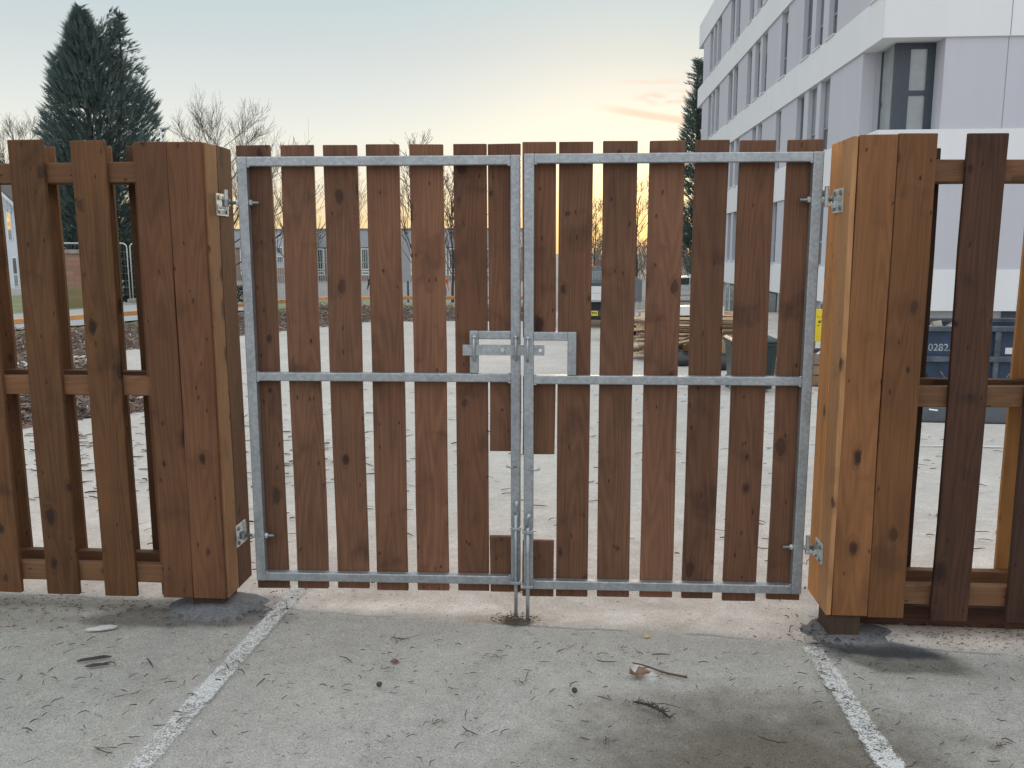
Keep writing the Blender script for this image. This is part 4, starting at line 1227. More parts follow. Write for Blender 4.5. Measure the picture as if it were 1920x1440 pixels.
# sign board on blue posts, seen from behind
sb0, sb1, szt, szb = at(722, 453, 40), at(769, 453, 40), at(760, 453, 40).z, at(760, 527, 40).z
sg = thing('sign_board', 'plain grey back of a tall sign board on blue posts', 'sign', (sb0.x, 40, gz(40)))
MB().box(0, sb1.x-sb0.x, 0, .04, szb-gz(40), szt-gz(40)).build('panel', plain('sign_back', (.40, .405, .41), .5, .3, .04), sg, bevel=.01)
BLUEP = plain('blue_post', (.06, .10, .24), .5)
for x_ in (.12, sb1.x-sb0.x-.17):
    MB().tube([(x_, .07, -.2), (x_, .07, szt-gz(40)-.1)], .05, 10).build('post', BLUEP, sg, smooth=True)

# lamp post above the left gatepost
l0 = at(302.5, 264, 24); l1 = at(302, 241, 24); l2 = at(313, 242, 24)
lp = thing('street_lamp', 'slim white lamp post with a short arm showing above the left gatepost', 'street lamp', (l0.x, 24, -.1))
WPAINT = plain('white_paint', (.70, .71, .70), .5)
MB().tube([(0, 0, -.1), (0, 0, 2.0), (0, 0, l1.z+.1)], [.05, .04, .028], 10).build('pole', WPAINT, lp, smooth=True)
MB().box(-.04, l2.x-l1.x, -.07, .07, l1.z+.1, l1.z+.155).build('lamp_head', WPAINT, lp, bevel=.015)

# ------------------------------------------------------------------ people by the far fence
SKIN = plain('skin', (.45, .27, .19), .6); HAIR = plain('dark_hair', (.02, .017, .016), .7)
ORANGE = plain('orange_hi_vis', (.78, .17, .05), .7); NAVY = plain('dark_clothes', (.03, .032, .045), .8); BOOT = plain('boots', (.03, .027, .025), .7)
STRIPE = plain('reflective_tape', (.65, .66, .64), .4)
def person(label, loc, rz, upper, lower, lean=.06):
    t = thing('person', label, 'person', loc, rz, None)
    V = {}; pts = []; rad = []; ed = []
    def v(name, p, r, par=None):
        V[name] = len(pts); pts.append(p); rad.append(r)
        if par: ed.append((V[par], V[name]))
    v('pelvis', (0, 0, .94), (.155, .11)); v('waist', (0, lean*.3, 1.10), (.145, .105), 'pelvis'); v('chest', (0, lean*.6, 1.30), (.165, .115), 'waist')
    v('neck0', (0, lean, 1.45), (.085, .08), 'chest'); v('neck', (0, lean+.01, 1.53), (.055, .058), 'neck0')
    v('head0', (0, lean+.03, 1.60), (.074, .088), 'neck'); v('head1', (0, lean+.025, 1.68), (.078, .096), 'head0'); v('head2', (0, lean+.015, 1.755), (.05, .062), 'head1')
    for s_, n_ in ((-1, 'l'), (1, 'r')):
        v('sh'+n_, (s_*.185, lean*.7, 1.41), (.068, .068), 'chest'); v('el'+n_, (s_*.25, .0, 1.14), (.048, .048), 'sh'+n_)
        v('wr'+n_, (s_*.235, .14, .92), (.032, .030), 'el'+n_)
        v('hand'+n_, (s_*.23, .17, .85), (.034, .022), 'wr'+n_)
        for k in range(4):
            v('f%d%s' % (k, n_), (s_*(.215+.012*k), .185+.004*k, .845-.045-.006*(k in (1, 2))), (.0085, .0085), 'hand'+n_)
        v('th'+n_, (s_*.200, .195, .845), (.010, .010), 'hand'+n_)
        v('hip'+n_, (s_*.10, 0, .88), (.10, .10), 'pelvis'); v('kn'+n_, (s_*.115, .02*s_+.02, .49), (.066, .068), 'hip'+n_)
        v('an'+n_, (s_*.12, -.03+.06*s_, .09), (.045, .05), 'kn'+n_); v('to'+n_, (s_*.135, .12+.06*s_, .035), (.042, .032), 'an'+n_)
    me = bpy.data.meshes.new('body'); me.from_pydata(pts, ed, [])
    o = bpy.data.objects.new('body', me); link(o, t)
    o.modifiers.new('skin', 'SKIN'); ss = o.modifiers.new('sub', 'SUBSURF'); ss.levels = 2; ss.render_levels = 2
    for i, r in enumerate(rad): me.skin_vertices[0].data[i].radius = r
    me.skin_vertices[0].data[0].use_root = True
    bpy.context.view_layer.update()
    ev = o.evaluated_get(bpy.context.evaluated_depsgraph_get())
    m2 = bpy.data.meshes.new_from_object(ev)
    o.modifiers.clear(); o.data = m2; m2.name = 'body'
    m2.materials.clear()
    for mm in (SKIN, upper, lower, BOOT, STRIPE): m2.materials.append(mm)
    for p in m2.polygons:
        z = p.center.z; ax = abs(p.center.x)
        k = 0
        if z < .12: k = 3
        elif z < .93 and ax < .20: k = 2
        elif z < 1.495 and not (z < .905 and ax >= .19): k = 1
        if k == 1 and (1.08 < z < 1.12 or 1.22 < z < 1.26) and ax < .2: k = 4
        p.material_index = k; p.use_smooth = True
    hr = MB(); hr.lathe([(.020, .062), (.055, .048), (.078, .012), (.086, -.03), (.083, -.062)], 16, Matrix.Translation((0, lean+.012, 1.715)) @ Matrix.Diagonal((1.0, 1.18, 1.0, 1)))
    hr.build('hair', HAIR, t, smooth=True)
    nz = MB(); nz.tube([(0, lean+.115, 1.675), (0, lean+.132, 1.648)], [.008, .013], 6); nz.build('nose', SKIN, t, smooth=True)
    for s_ in (-1, 1):
        MB().lathe([(.004, -.01), (.011, -.006), (.011, .006), (.004, .01)], 8, Matrix.Translation((s_*.032, lean+.112, 1.685))).build('eye', HAIR, t, smooth=True)
        MB().lathe([(.006, -.03), (.016, -.01), (.016, .014), (.006, .028)], 8, Matrix.Translation((s_*.082, lean+.02, 1.665))).build('ear', SKIN, t, smooth=True)
    MB().box(-.024, .024, lean+.107, lean+.118, 1.612, 1.620).build('mouth', plain('lips', (.32, .14, .11)), t)
    return t
pa_ = at(699, 540, 41); person('person in dark top and orange hi-vis trousers by the pale mesh fence', (pa_.x, 41, gz(41)), R(160), NAVY, ORANGE)
pb_ = at(831, 540, 41); person('person in an orange hi-vis jacket standing behind the sixth slat', (pb_.x, 41, gz(41)), R(215), ORANGE, NAVY)

# ================================================================== the yard behind the gate
STEEL_D = plain('dark_steel', (.055, .062, .068), .5, .3, .1, 5.0)
GREY_P = plain('grey_paint', (.125, .145, .155), .45, .1, .08, 3.0)
WHITE_P = plain('white_paint_body', (.66, .67, .67), .35, 0, .06, 2.0)
RUBBER = plain('rubber', (.022, .022, .024), .8, 0, .15, 8.0)
RED_L = plain('red_lens', (.42, .03, .02), .25); AMBER = plain('amber_lens', (.80, .20, .03), .25)
YELLOW = plain('yellow_plastic', (.78, .60, .03), .45, 0, .05, 2.0)
BLACK_INK = plain('black_ink', (.018, .018, .018), .6)
CHROME = plain('bright_rim', (.55, .57, .58), .3, .8, .05)

def text(name, body, size, mat, parent, loc, rot=(R(90), 0, 0), depth=.0015, align='CENTER', sx=1.0, bold=0.0):
    cu = bpy.data.curves.new(name, 'FONT'); cu.body = body; cu.size = size; cu.extrude = depth; cu.align_x = align; cu.align_y = 'CENTER'; cu.offset = bold
    o = bpy.data.objects.new(name, cu); link(o)
    bpy.context.view_layer.update()
    me = bpy.data.meshes.new_from_object(o.evaluated_get(bpy.context.evaluated_depsgraph_get()))
    bpy.data.objects.remove(o); me.materials.clear(); me.materials.append(mat); me.name = name
    ob = bpy.data.objects.new(name, me); link(ob, parent); ob.location = loc; ob.rotation_euler = rot; ob.scale = (sx, 1, 1)
    return ob

# small tipper truck parked with its tail to the gate
TY = 18.7
tc = at(1111, 600, TY)
tk = thing('tipper_truck', 'small tipper truck parked tail-on with a mesh headboard and an amber beacon', 'truck', (tc.x, TY, gz(TY)))
def TZ(y): return at(1111, y, TY).z-gz(TY)
hw = .80
bd = MB()
bd.box(-hw, hw, 0.02, 2.4, TZ(566), TZ(560))
bd.box(-hw, -hw+.05, 0.06, 2.4, TZ(560), TZ(538)); bd.box(hw-.05, hw, 0.06, 2.4, TZ(560), TZ(538))
bd.build('tipper_body', WHITE_P, tk, bevel=.008)
tg = MB(); tg.box(-hw, hw, -.03, .018, TZ(550)+.006, TZ(537)); tg.box(-hw, hw, -.035, .018, TZ(563), TZ(550)-.006)
tg.box(-hw+.10, -hw+.16, -.045, -.03, TZ(562), TZ(538)); tg.box(hw-.16, hw-.10, -.045, -.03, TZ(562), TZ(538))
tg.build('tailboard', WHITE_P, tk, bevel=.006)
hb = MB()
z0, z1 = TZ(537), TZ(503)
hb.box(-hw, hw, 2.42, 2.47, z1-.12, z1); hb.box(-hw, hw, 2.42, 2.47, z0, z0+.09)
hb.box(-hw, -hw+.06, 2.42, 2.47, z0+.09, z1-.12); hb.box(hw-.06, hw, 2.42, 2.47, z0+.09, z1-.12)
hbo = hb.build('headboard', GREY_P, tk)
ms = MB()
for i in range(36): ms.box(-hw+.06+(2*hw-.12)*i/36, -hw+.072+(2*hw-.12)*i/36, 2.44, 2.446, z0+.09, z1-.12)
for i in range(9): ms.box(-hw+.06, hw-.06, 2.4365, 2.4395, z0+.10+(z1-z0-.22)*i/9, z0+.112+(z1-z0-.22)*i/9)
ms.build('mesh_screen', plain('mesh_grey', (.34, .37, .36), .5, .3), hbo, fix=False)
cb_ = MB()
cb_.prism([(2.55, .45), (4.1, .45), (4.15, .85), (3.75, .98), (3.45, z1-.05), (2.6, z1-.03), (2.55, 1.0)], -hw+.03, hw-.03, 'x')
cbo = cb_.build('cab', WHITE_P, tk, bevel=.03)
MB().box(-hw+.2, hw-.2, 2.530, 2.549, .98, z1-.16).build('rear_window', GLASS, cbo)
bp_ = at(1115, 497, TY)
be = MB(); be.lathe([(.052, 0), (.055, .01), (.050, .075), (.028, .098), (.0, .10)], 16)
be.build('beacon', AMBER, tk, (bp_.x-tc.x, 2.60, z1-.03), smooth=True)
ch = MB(); ch.box(-.42, -.34, .1, 4.0, .34, TZ(567)); ch.box(.34, .42, .1, 4.0, .34, TZ(567)); ch.box(-.60, .60, .30, .36, .20, TZ(568))
ch.box(-.78, .78, .02, .09, .30, .47)
ch.build('chassis', STEEL_D, tk)
mf = MB(); mf.box(-.77, -.40, .12, .135, .10, TZ(568)); mf.build('mudflap', RUBBER, tk)
mf = MB(); mf.box(.40, .77, .12, .135, .10, TZ(568)); mf.build('mudflap', RUBBER, tk)
for sx in (-.62, .62):
    for yy in (.62, 3.45):
        M_ = Matrix.Translation((sx, yy, .27)) @ Matrix.Rotation(R(90), 4, 'Y')
        wh = MB().lathe([(.15, -.09), (.245, -.09), (.27, -.06), (.27, .06), (.245, .09), (.15, .09)], 24, M_).build('wheel', RUBBER, tk)
        MB().lathe([(.05, -.095), (.148, -.092), (.148, .092), (.05, .095)], 18, M_).build('rim', CHROME, wh)
for sx in (-.64, .64):
    MB().box(sx-.11, sx+.11, -.002, .019, .33, .43).build('rear_light', RED_L, tk, bevel=.006)
n0, n1 = at(1104.5, 583, TY), at(1121, 592, TY)
npl = MB().box(n0.x-tc.x, n1.x-tc.x, .005, .018, TZ(592), TZ(583)).build('number_plate', YELLOW, tk, bevel=.003)
text('plate_text', 'CPW', .085, BLACK_INK, npl, ((n0.x+n1.x)/2-tc.x, .0045, (TZ(592)+TZ(583))/2), sx=1.0, bold=.003)

# grey cabinet on legs over a stack of pallets
PY = 15.3
g0, g1 = at(1137, 600, PY), at(1203.5, 600, PY)
def PZ(y): return at(1200, y, PY).z
st = thing('pallet_stack', 'stack of pale slatted pallets under the grey cabinet', 'pallets', ((g0.x+g1.x)/2, PY, gz(PY)))
pw = (g1.x-g0.x)/2
levels = 4; tot = PZ(597)-gz(PY)
for k in range(levels):
    zz = tot*k/levels; h = tot/levels
    pm = MB()
    for j in range(3): pm.box(-pw+.02+j*(2*pw-.14)/2, -pw+.12+j*(2*pw-.14)/2, .02, .78, zz+.022, zz+h-.024)
    for j in range(6): pm.box(-pw, pw, .0+j*.145, .09+j*.145, zz+h-.022, zz+h-.003)
    for j in (0, 2.5, 5): pm.box(-pw, pw, .0+j*.145, .09+j*.145, zz+.002, zz+.020)
    pm.build('pallet', W_OLD if k % 2 else W_PALE, st)
gc = thing('grey_cabinet', 'dark grey slope-topped metal cabinet standing on short legs on the pallets', 'cabinet', ((g0.x+g1.x)/2, PY+.1, PZ(597)))
cz0, cz1, cz2 = PZ(566)-PZ(597), PZ(526)-PZ(597), PZ(515)-PZ(597)
MB().prism([(-pw, cz0), (pw, cz0), (pw, cz1), (pw-.22, cz2), (-pw+.22, cz2), (-pw, cz1)], 0, .6, 'y').build('body', GREY_P, gc, bevel=.012)
MB().box(-pw+.06, pw-.06, -.014, -.001, cz0+.05, cz1-.03).build('door', GREY_P, gc, bevel=.004)
for sx in (-pw+.04, -.1, pw-.16, pw-.04):
    MB().box(sx-.022, sx+.022, .04, .084, 0, cz0-.001).build('leg', GALV, gc)
MB().box(pw-.30, pw-.20, -.04, .04, .001, .10).build('foot_box', WHITE_P, gc)

# heap of timber
def plank(label, mat, c, L, w, t_, rz, ry=0.0, rx=0.0, name='plank', cat='plank', group='planks in the timber heap'):
    n = 4; mb = MB()
    mb.box(-w/2, w/2, -t_/2, t_/2, -L/2, L/2)
    M_ = Matrix.Rotation(rz, 4, 'Z') @ Matrix.Rotation(ry, 4, 'Y') @ Matrix.Rotation(rx, 4, 'X') @ Matrix(((0, 0, 1, 0), (1, 0, 0, 0), (0, 1, 0, 0), (0, 0, 0, 1)))
    o = mb.build(name, mat, None, c, M_.to_euler(), bevel=.003, seg=1)
    return tag(o, label, cat, group)
rs = random.Random(77)
HX, HY = at(1300, 640, 12.4).x, 12.4
hz = gz(HY)
bear = [plank('dark bearer under the timber heap', W_OLD, (HX-.05+q, HY+.1, hz+.05), 1.5, .10, .10, R(90)+.1, group='bearers under the timber heap') for q in (-.55, .45)]
z = hz+.10; k = 0
mats = [W_PALE, W_PALE, W_OLD, W_PALE, W_TAN, W_PALE, W_OLD, W_PALE]
while z < hz+.80:
    th = rs.choice((.022, .038, .045, .025)); row = rs.randint(2, 4)
    for j in range(row):
        w_ = rs.choice((.10, .15, .20))
        yy = HY-.45+.95*(j+.5)/row+rs.uniform(-.06, .06)-(z-hz)*.02
        L = rs.uniform(1.5, 2.3)
        a = rs.uniform(-.16, .16)
        plank('loose plank lying crosswise in the timber heap' if abs(a) > .09 else 'sawn plank lying flat in the timber heap', mats[(k+j) % 8], (HX+rs.uniform(-.22, .22), yy, z+th/2+.002), L, w_, th, a, rs.uniform(-.012, .012))
    z += th+rs.uniform(.004, .022); k += 1
topz = z
for i in range(9):
    plank('pale plank end slanting down the front of the timber heap', (W_PALE, W_PALE, W_OLD, W_TAN)[i % 4], (HX-.62+.155*i+rs.uniform(-.05, .05), HY-.62+rs.uniform(-.06, .05), hz+.30+.03*(i % 3)), rs.uniform(.7, 1.1), rs.uniform(.07, .15), .022, rs.uniform(.6, 2.4), rs.uniform(.25, .7), rs.uniform(-.3, .3), group='slanting plank ends in front of the heap')
plank('pale plywood offcut propped against the timber heap beside black sacks', W_PALE, (HX+.52, HY-.80, hz+.33), .45, .30, .018, -.06, -.16, R(-58), 'plywood_sheet', 'plywood', None)
plank('white painted board lying flat on top of the timber heap', WHITE_P, (HX-.15, HY+.0, topz+.10), 1.3, .5, .16, .03, 0, 0, 'painted_board', 'board', None)
for i, (dx_, dy_, a_, b_) in enumerate(((.55, -.15, .35, .12), (.35, .1, -.3, .09), (-.45, .15, .2, -.08))):
    plank('splintered plank slanting across the top of the timber heap', W_TAN if i == 0 else W_PALE, (HX+dx_, HY+dy_, topz+.05+.035*i), 1.2, .10, .03, a_, b_, group='slanting planks on the heap')
ob = plank('short orange-red plank end propped steeply beside the wheelie bin', plain('orange_board', (.50, .17, .08), .7, 0, .15), (HX+.62, HY-.92, hz+.40), .55, .16, .03, R(60), R(-58), 0, 'plank_end', 'plank', None)
def sack(label, c, r, h, seed, mat):
    rs = random.Random(seed); mb = MB(); prof = [(.05, 0), (r*.9, .01), (r, h*.25), (r*.92, h*.55), (r*.55, h*.82), (r*.18, h*.94), (r*.26, h*1.05)]
    mb.lathe(prof, 18)
    mb.v = [tuple(Vector(v)*(1+.10*mnoise.noise(Vector(v)*9+Vector((seed, 0, 0))))) for v in mb.v]
    o = mb.build('rubble_sack', mat, None, c, smooth=True); return tag(o, label, 'sack', 'black sacks by the timber heap')
SACK = plain('black_plastic', (.020, .021, .024), .35, 0, .2, 9.0, .4)
p_ = at(1276, 668, 11.6); sack('black plastic sack slumped at the left foot of the timber heap', (p_.x, 11.5, gz(11.5)), .22, .26, 3, SACK)
p_ = at(1352, 690, 11.0); sack('black plastic sack slumped next to the wheelie bin', (p_.x-.02, 11.0, gz(11.0)), .20, .27, 4, SACK)

# squat dark green wheelie bin
BY_ = 8.6
b0, b1 = at(1363, 660, BY_), at(1452, 660, BY_)
BINM = plain('bin_plastic', (.014, .030, .030), .4, 0, .15, 3.0)
bz1 = at(1440, 633, BY_).z-gz(BY_); bw_ = (b1.x-b0.x)/2
bn = thing('wheelie_bin', 'dark green wheelie bin standing in front of the timber heap', 'bin', ((b0.x+b1.x)/2, BY_, gz(BY_)))
mb = MB()
prof = [(.80, .05), (.83, .12), (.95, bz1-.10), (1.0, bz1-.09), (1.0, bz1-.045), (.97, bz1-.045)]
for q, zz in prof:
    d_ = .34*q; w_ = bw_*q; c_ = .06
    mb.v += [(-w_+c_, -d_, zz), (w_-c_, -d_, zz), (w_, -d_+c_, zz), (w_, d_-c_, zz), (w_-c_, d_, zz), (-w_+c_, d_, zz), (-w_, d_-c_, zz), (-w_, -d_+c_, zz)]
for i in range(len(prof)-1):
    for k in range(8): mb.f.append((i*8+k, i*8+(k+1) % 8, (i+1)*8+(k+1) % 8, (i+1)*8+k))
mb.f.append(tuple(range(8))); mb.f.append(tuple((len(prof)-1)*8+k for k in range(8)))
mb.build('body', BINM, bn, bevel=.008)
ld = MB()
for q, zz in ((1.02, bz1-.043), (1.02, bz1-.02), (.90, bz1+.01), (.5, bz1+.022)):
    d_ = .35*q; w_ = bw_*q
    ld.v += [(-w_, -d_, zz), (w_, -d_, zz), (w_, d_, zz), (-w_, d_, zz)]
for i in range(3):
    for k in range(4): ld.f.append((i*4+k, i*4+(k+1) % 4, (i+1)*4+(k+1) % 4, (i+1)*4+k))
ld.f.append((0, 1, 2, 3)); ld.f.append((12, 13, 14, 15))
lo_ = ld.build('lid', BINM, bn, bevel=.008)
MB().tube([(-bw_*.7, .37, bz1-.06), (bw_*.7, .37, bz1-.06)], .016, 8).build('handle', BINM, bn)
for sx in (-bw_*.78, bw_*.78):
    M_ = Matrix.Translation((sx, .30, .09)) @ Matrix.Rotation(R(90), 4, 'Y')
    MB().lathe([(.03, -.025), (.085, -.025), (.09, 0), (.085, .025), (.03, .025)], 18, M_).build('wheel', RUBBER, bn)
p_ = at(1448, 700, 9.4)
for i in range(5):
    plank('short weathered plank lying on the ground behind the wheelie bin', W_OLD, (p_.x+.10+.03*i, 9.5+.06*i, gz(9.5)+.04+.055*i), .7, .12, .045, R(70)+.15*i, 0, 0, group='short planks behind the wheelie bin')
tl = at(1439, 628, BY_); 
cn_ = MB(); cn_.lathe([(.03, 0), (.033, .005), (.033, .05), (.028, .055)], 14)
tag(cn_.build('paint_tin', CHROME, None, (tl.x-.02, BY_+.05, gz(BY_)+bz1+.022), smooth=False), 'small bright tin left on the lid of the wheelie bin', 'tin')

# yellow notice board on a crate, blue skip, black sheet
YY = 9.9
y0_, y1_ = at(1523, 600, YY), at(1605, 600, YY); yz0, yz1 = at(1538, 640, YY).z, at(1538, 580, YY).z
ys_ = thing('yellow_sign', 'yellow notice board with black lettering half hidden by the right gatepost', 'sign', ((y0_.x+y1_.x)/2, YY, gz(YY)))
sw = (y1_.x-y0_.x)/2
MB().box(-sw, sw, 0, .03, yz0-gz(YY), yz1-gz(YY)).build('board', YELLOW, ys_, bevel=.006)
for sx in (-sw+.06, sw-.06): MB().tube([(sx, .055, -.05), (sx, .055, yz1-gz(YY)-.03)], .022, 8).build('post', GALV, ys_)
def ypx(px, y): q = at(px, y, YY); return (q.x-ys_.location.x, q.z-gz(YY))
u_ = ypx(1540.5, 602.5); text('lettering', 'arst', .072, BLACK_INK, ys_, (u_[0], -.0016, u_[1]), bold=.0015, sx=.9)
u_ = ypx(1538, 593)
mk = MB(); mk.tube([(u_[0]-.045, -.001, u_[1]+.012), (u_[0]-.035, -.0015, u_[1]-.012), (u_[0]-.012, -.001, u_[1]-.018)], .004, 5); mk.build('mark', BLACK_INK, ys_)
mk = MB(); mk.tube([(u_[0]+.020, -.001, u_[1]-.014), (u_[0]+.038, -.001, u_[1]+.010)], .0075, 5); mk.build('mark', BLACK_INK, ys_)
for j, (a_, b_) in enumerate(((1532.0, 1536.5), (1540.5, 1545.0))):
    p0, p1 = ypx(a_, 610), ypx(b_, 610); MB().box(p0[0], p1[0], -.0035, -.001, p0[1]-.007, p0[1]+.007).build('mark', plain('green_ink', (.16, .20, .03)), ys_)
CY = 9.0
c0, c1 = at(1522, 690, CY), at(1600, 690, CY); ctop = at(1535, 664, CY).z-gz(CY)
cr_ = thing('wooden_crate', 'rough brown wooden crate below the yellow notice board', 'crate', ((c0.x+c1.x)/2, CY, gz(CY)))
cw_ = (c1.x-c0.x)/2
for j in range(3):
    zz = .03+j*(ctop-.03)/3; hh = (ctop-.03)/3-.02
    MB().box(-cw_, cw_, 0, .02, zz, zz+hh).build('slat', W_OLD, cr_); MB().box(-cw_, cw_, .5, .52, zz, zz+hh).build('slat', W_OLD, cr_)
    MB().box(-cw_, -cw_+.02, .021, .499, zz, zz+hh).build('slat', W_OLD, cr_); MB().box(cw_-.02, cw_, .021, .499, zz, zz+hh).build('slat', W_OLD, cr_)
for sx in (-cw_+.05, cw_-.05):
    for yy in (.045, .475): MB().box(sx-.025, sx+.025, yy-.023, yy+.023, 0, ctop).build('corner_post', W_OLD, cr_)
MB().box(-cw_+.03, cw_-.03, .03, .49, .01, .028).build('base', W_OLD, cr_)
tag(MB().box(-.30, .30, -.03, .03, -.01, .01).build('white_batten', WHITE_P, None, (c0.x+.27, CY+.10, gz(CY)+ctop+.10), (0, R(-32), 0)), 'white batten lying slanted across the brown crate', 'batten')
plank('dark timber offcut lying across the brown wooden crate', plain('dark_offcut', (.05, .04, .038), .8), (c0.x+.30, CY+.26, gz(CY)+ctop+.03), .7, .16, .05, .1, 0, 0, 'timber_offcut', 'offcut', None)

SKB = plain('skip_blue', (.022, .043, .085), .6, .1, .3, 2.2, .2)
SKD = plain('skip_rim', (.075, .092, .112), .65, .2, .35, 5.0, .3)
SKY_ = 9.1
s0, s1 = at(1672, 640, SKY_).x, 7.9
sz1 = at(1740, 613, SKY_).z-gz(SKY_); szr = at(1740, 671, SKY_).z-gz(SKY_)
sk = thing('skip', 'scuffed blue steel skip with white stencilled digits behind the right fence', 'skip', ((s0+s1)/2, SKY_, gz(SKY_)))
sxh = (s1-s0)/2; D_ = 1.6; zb2 = .10; T_ = .05
outer = [(-sxh, sz1), (sxh, sz1), (sxh-.55, zb2), (-sxh+.55, zb2)]
sh = MB()
sh.prism([(-sxh+.10, sz1-.06), (sxh-.10, sz1-.06), (sxh-.60, zb2), (-sxh+.60, zb2)], 0, T_, 'y')
sh.prism([(-sxh+.10, sz1-.06), (sxh-.10, sz1-.06), (sxh-.60, zb2), (-sxh+.60, zb2)], D_-T_, D_, 'y')
sh.prism([(-sxh+.10, sz1-.06), (-sxh+.16, sz1-.06), (-sxh+.66, zb2), (-sxh+.60, zb2)], T_, D_-T_, 'y')
sh.prism([(sxh-.16, sz1-.06), (sxh-.10, sz1-.06), (sxh-.60, zb2), (sxh-.66, zb2)], T_, D_-T_, 'y')
sh.box(-sxh+.60, sxh-.60, 0.01, D_-.01, zb2-.05, zb2-.001)
sh.build('shell', SKB, sk)
rm = MB(); rm.box(-sxh, sxh, -.07, .06, sz1-.058, sz1+.01); rm.box(-sxh, sxh, D_-.06, D_+.07, sz1-.058, sz1+.01); rm.box(-sxh, -sxh+.13, .061, D_-.061, sz1-.057, sz1+.008); rm.box(sxh-.13, sxh, .061, D_-.061, sz1-.057, sz1+.008)
rm.build('rim', SKD, sk, bevel=.006)
k_ = (szr-zb2)/(sz1-.06-zb2); ex = .60-.5*k_
MB().box(-sxh+ex+.02, sxh-ex-.02, -.06, -.001, szr-.05, szr+.03).build('rib', SKD, sk, bevel=.006)
for px in (1700, 1868, 1950, 2040):
    xx = at(px, 640, SKY_).x-sk.location.x
    MB().box(xx-.04, xx+.04, -.055, -.001, szr+.031, sz1-.059).build('stiffener', SKD, sk, bevel=.005)
    MB().box(xx-.035, xx+.035, -.05, -.001, zb2+.02, szr-.051).build('stiffener', SKD, sk, bevel=.005)
def spx(px, y): q = at(px, y, SKY_); return (q.x-sk.location.x, q.z-gz(SKY_))
STENCIL = plain('stencil_white', (.30, .33, .36), .7, 0, .5, 14.0)
u_ = spx(1759, 652); text('stencilled_number', '.0282.', .145, STENCIL, sk, (u_[0], -.0025, u_[1]), depth=.0012, bold=.001)
u0, u1 = spx(1885, 652), spx(1908, 664)
MB().box(u0[0], u1[0], -.004, -.0012, u1[1], u0[1]).build('label_plate', WHITE_P, sk)
for (a_, b_) in (((1763, 696), (1771, 708)), ((1896, 697), (1887, 708))):
    p0, p1 = spx(*a_), spx(*b_); MB().tube([(p0[0], -.002, p0[1]), (p1[0], -.002, p1[1])], .006, 5).build('scrape', STENCIL, sk)
# rubble showing over its rim
rb = MB(); rs = random.Random(4)
for i in range(150):
    ux = rs.random()**1.8; c = Vector((-sxh+.3+(2*sxh-.6)*ux, rs.uniform(.15, D_-.15), sz1-.04-.30*ux+rs.uniform(-.08, .06))); s_ = rs.uniform(.03, .10)
    M_ = Matrix.Translation(c) @ Euler((rs.uniform(0, 3), rs.uniform(0, 3), rs.uniform(0, 3))).to_matrix().to_4x4()
    rb.box(-s_, s_, -s_*.7, s_*.7, -s_*.5, s_*.5, M_)
tag(rb.build('rubble', plain('rubble', (.40, .34, .27), .9, 0, .3, 3.0, .3)), 'pale broken rubble heaped inside the blue skip', 'rubble', kind='stuff').location = sk.location

TYY = 6.1
t0, t1 = at(1712, 770, TYY), at(1905, 770, TYY)
tp = MB(); nx_, ny_ = 22, 10; rs = random.Random(9)
for j in range(ny_+1):
    for i in range(nx_+1):
        u, v_ = i/nx_, j/ny_
        x = t0.x-.1+(t1.x-t0.x+.9)*u+.05*mnoise.noise(Vector((v_*3, 0, 1))); y = TYY-.25+.9*v_-.12*u+.06*mnoise.noise(Vector((u*4, 2, 1)))
        edge_ = min(1, min(u, 1-u)*7, min(v_, 1-v_)*5)
        tp.v.append((x, y, gz(y)+.02+.13*edge_*(.7+.5*mnoise.noise(Vector((x*2.1, y*2.1, 4))))))
for j in range(ny_):
    for i in range(nx_):
        a = j*(nx_+1)+i; tp.f.append((a, a+1, a+nx_+2, a+nx_+1))
n4 = len(tp.v); tp.v += [(x, y, gz(y)+.004) for x, y, z in tp.v[:n4]]
tp.f += [tuple(reversed([q+n4 for q in f])) for f in tp.f[:nx_*ny_]]
rim_ = [i for i in range(nx_+1)] + [(j+1)*(nx_+1)-1 for j in range(1, ny_+1)] + [ny_*(nx_+1)+i for i in range(nx_-1, -1, -1)] + [j*(nx_+1) for j in range(ny_-1, 0, -1)]
for q in range(len(rim_)): a, b_ = rim_[q], rim_[(q+1) % len(rim_)]; tp.f.append((a, a+n4, b_+n4, b_))
tag(tp.build('plastic_sheet', plain('black_sheet', (.030, .036, .040), .62, 0, .15, 6.0, .2), smooth=True), 'dark plastic sheet lying crumpled on the ground in front of the blue skip', 'plastic sheet')
wp = at(1738, 777, TYY)
tag(MB().box(-.045, .045, -.012, .012, -.002, .002).build('paper_scrap', WHITE_P, None, (wp.x, TYY-.16, gz(TYY)+.135), (R(25), R(6), -.1)), 'small white paper strip lying on the dark plastic sheet', 'paper scrap')

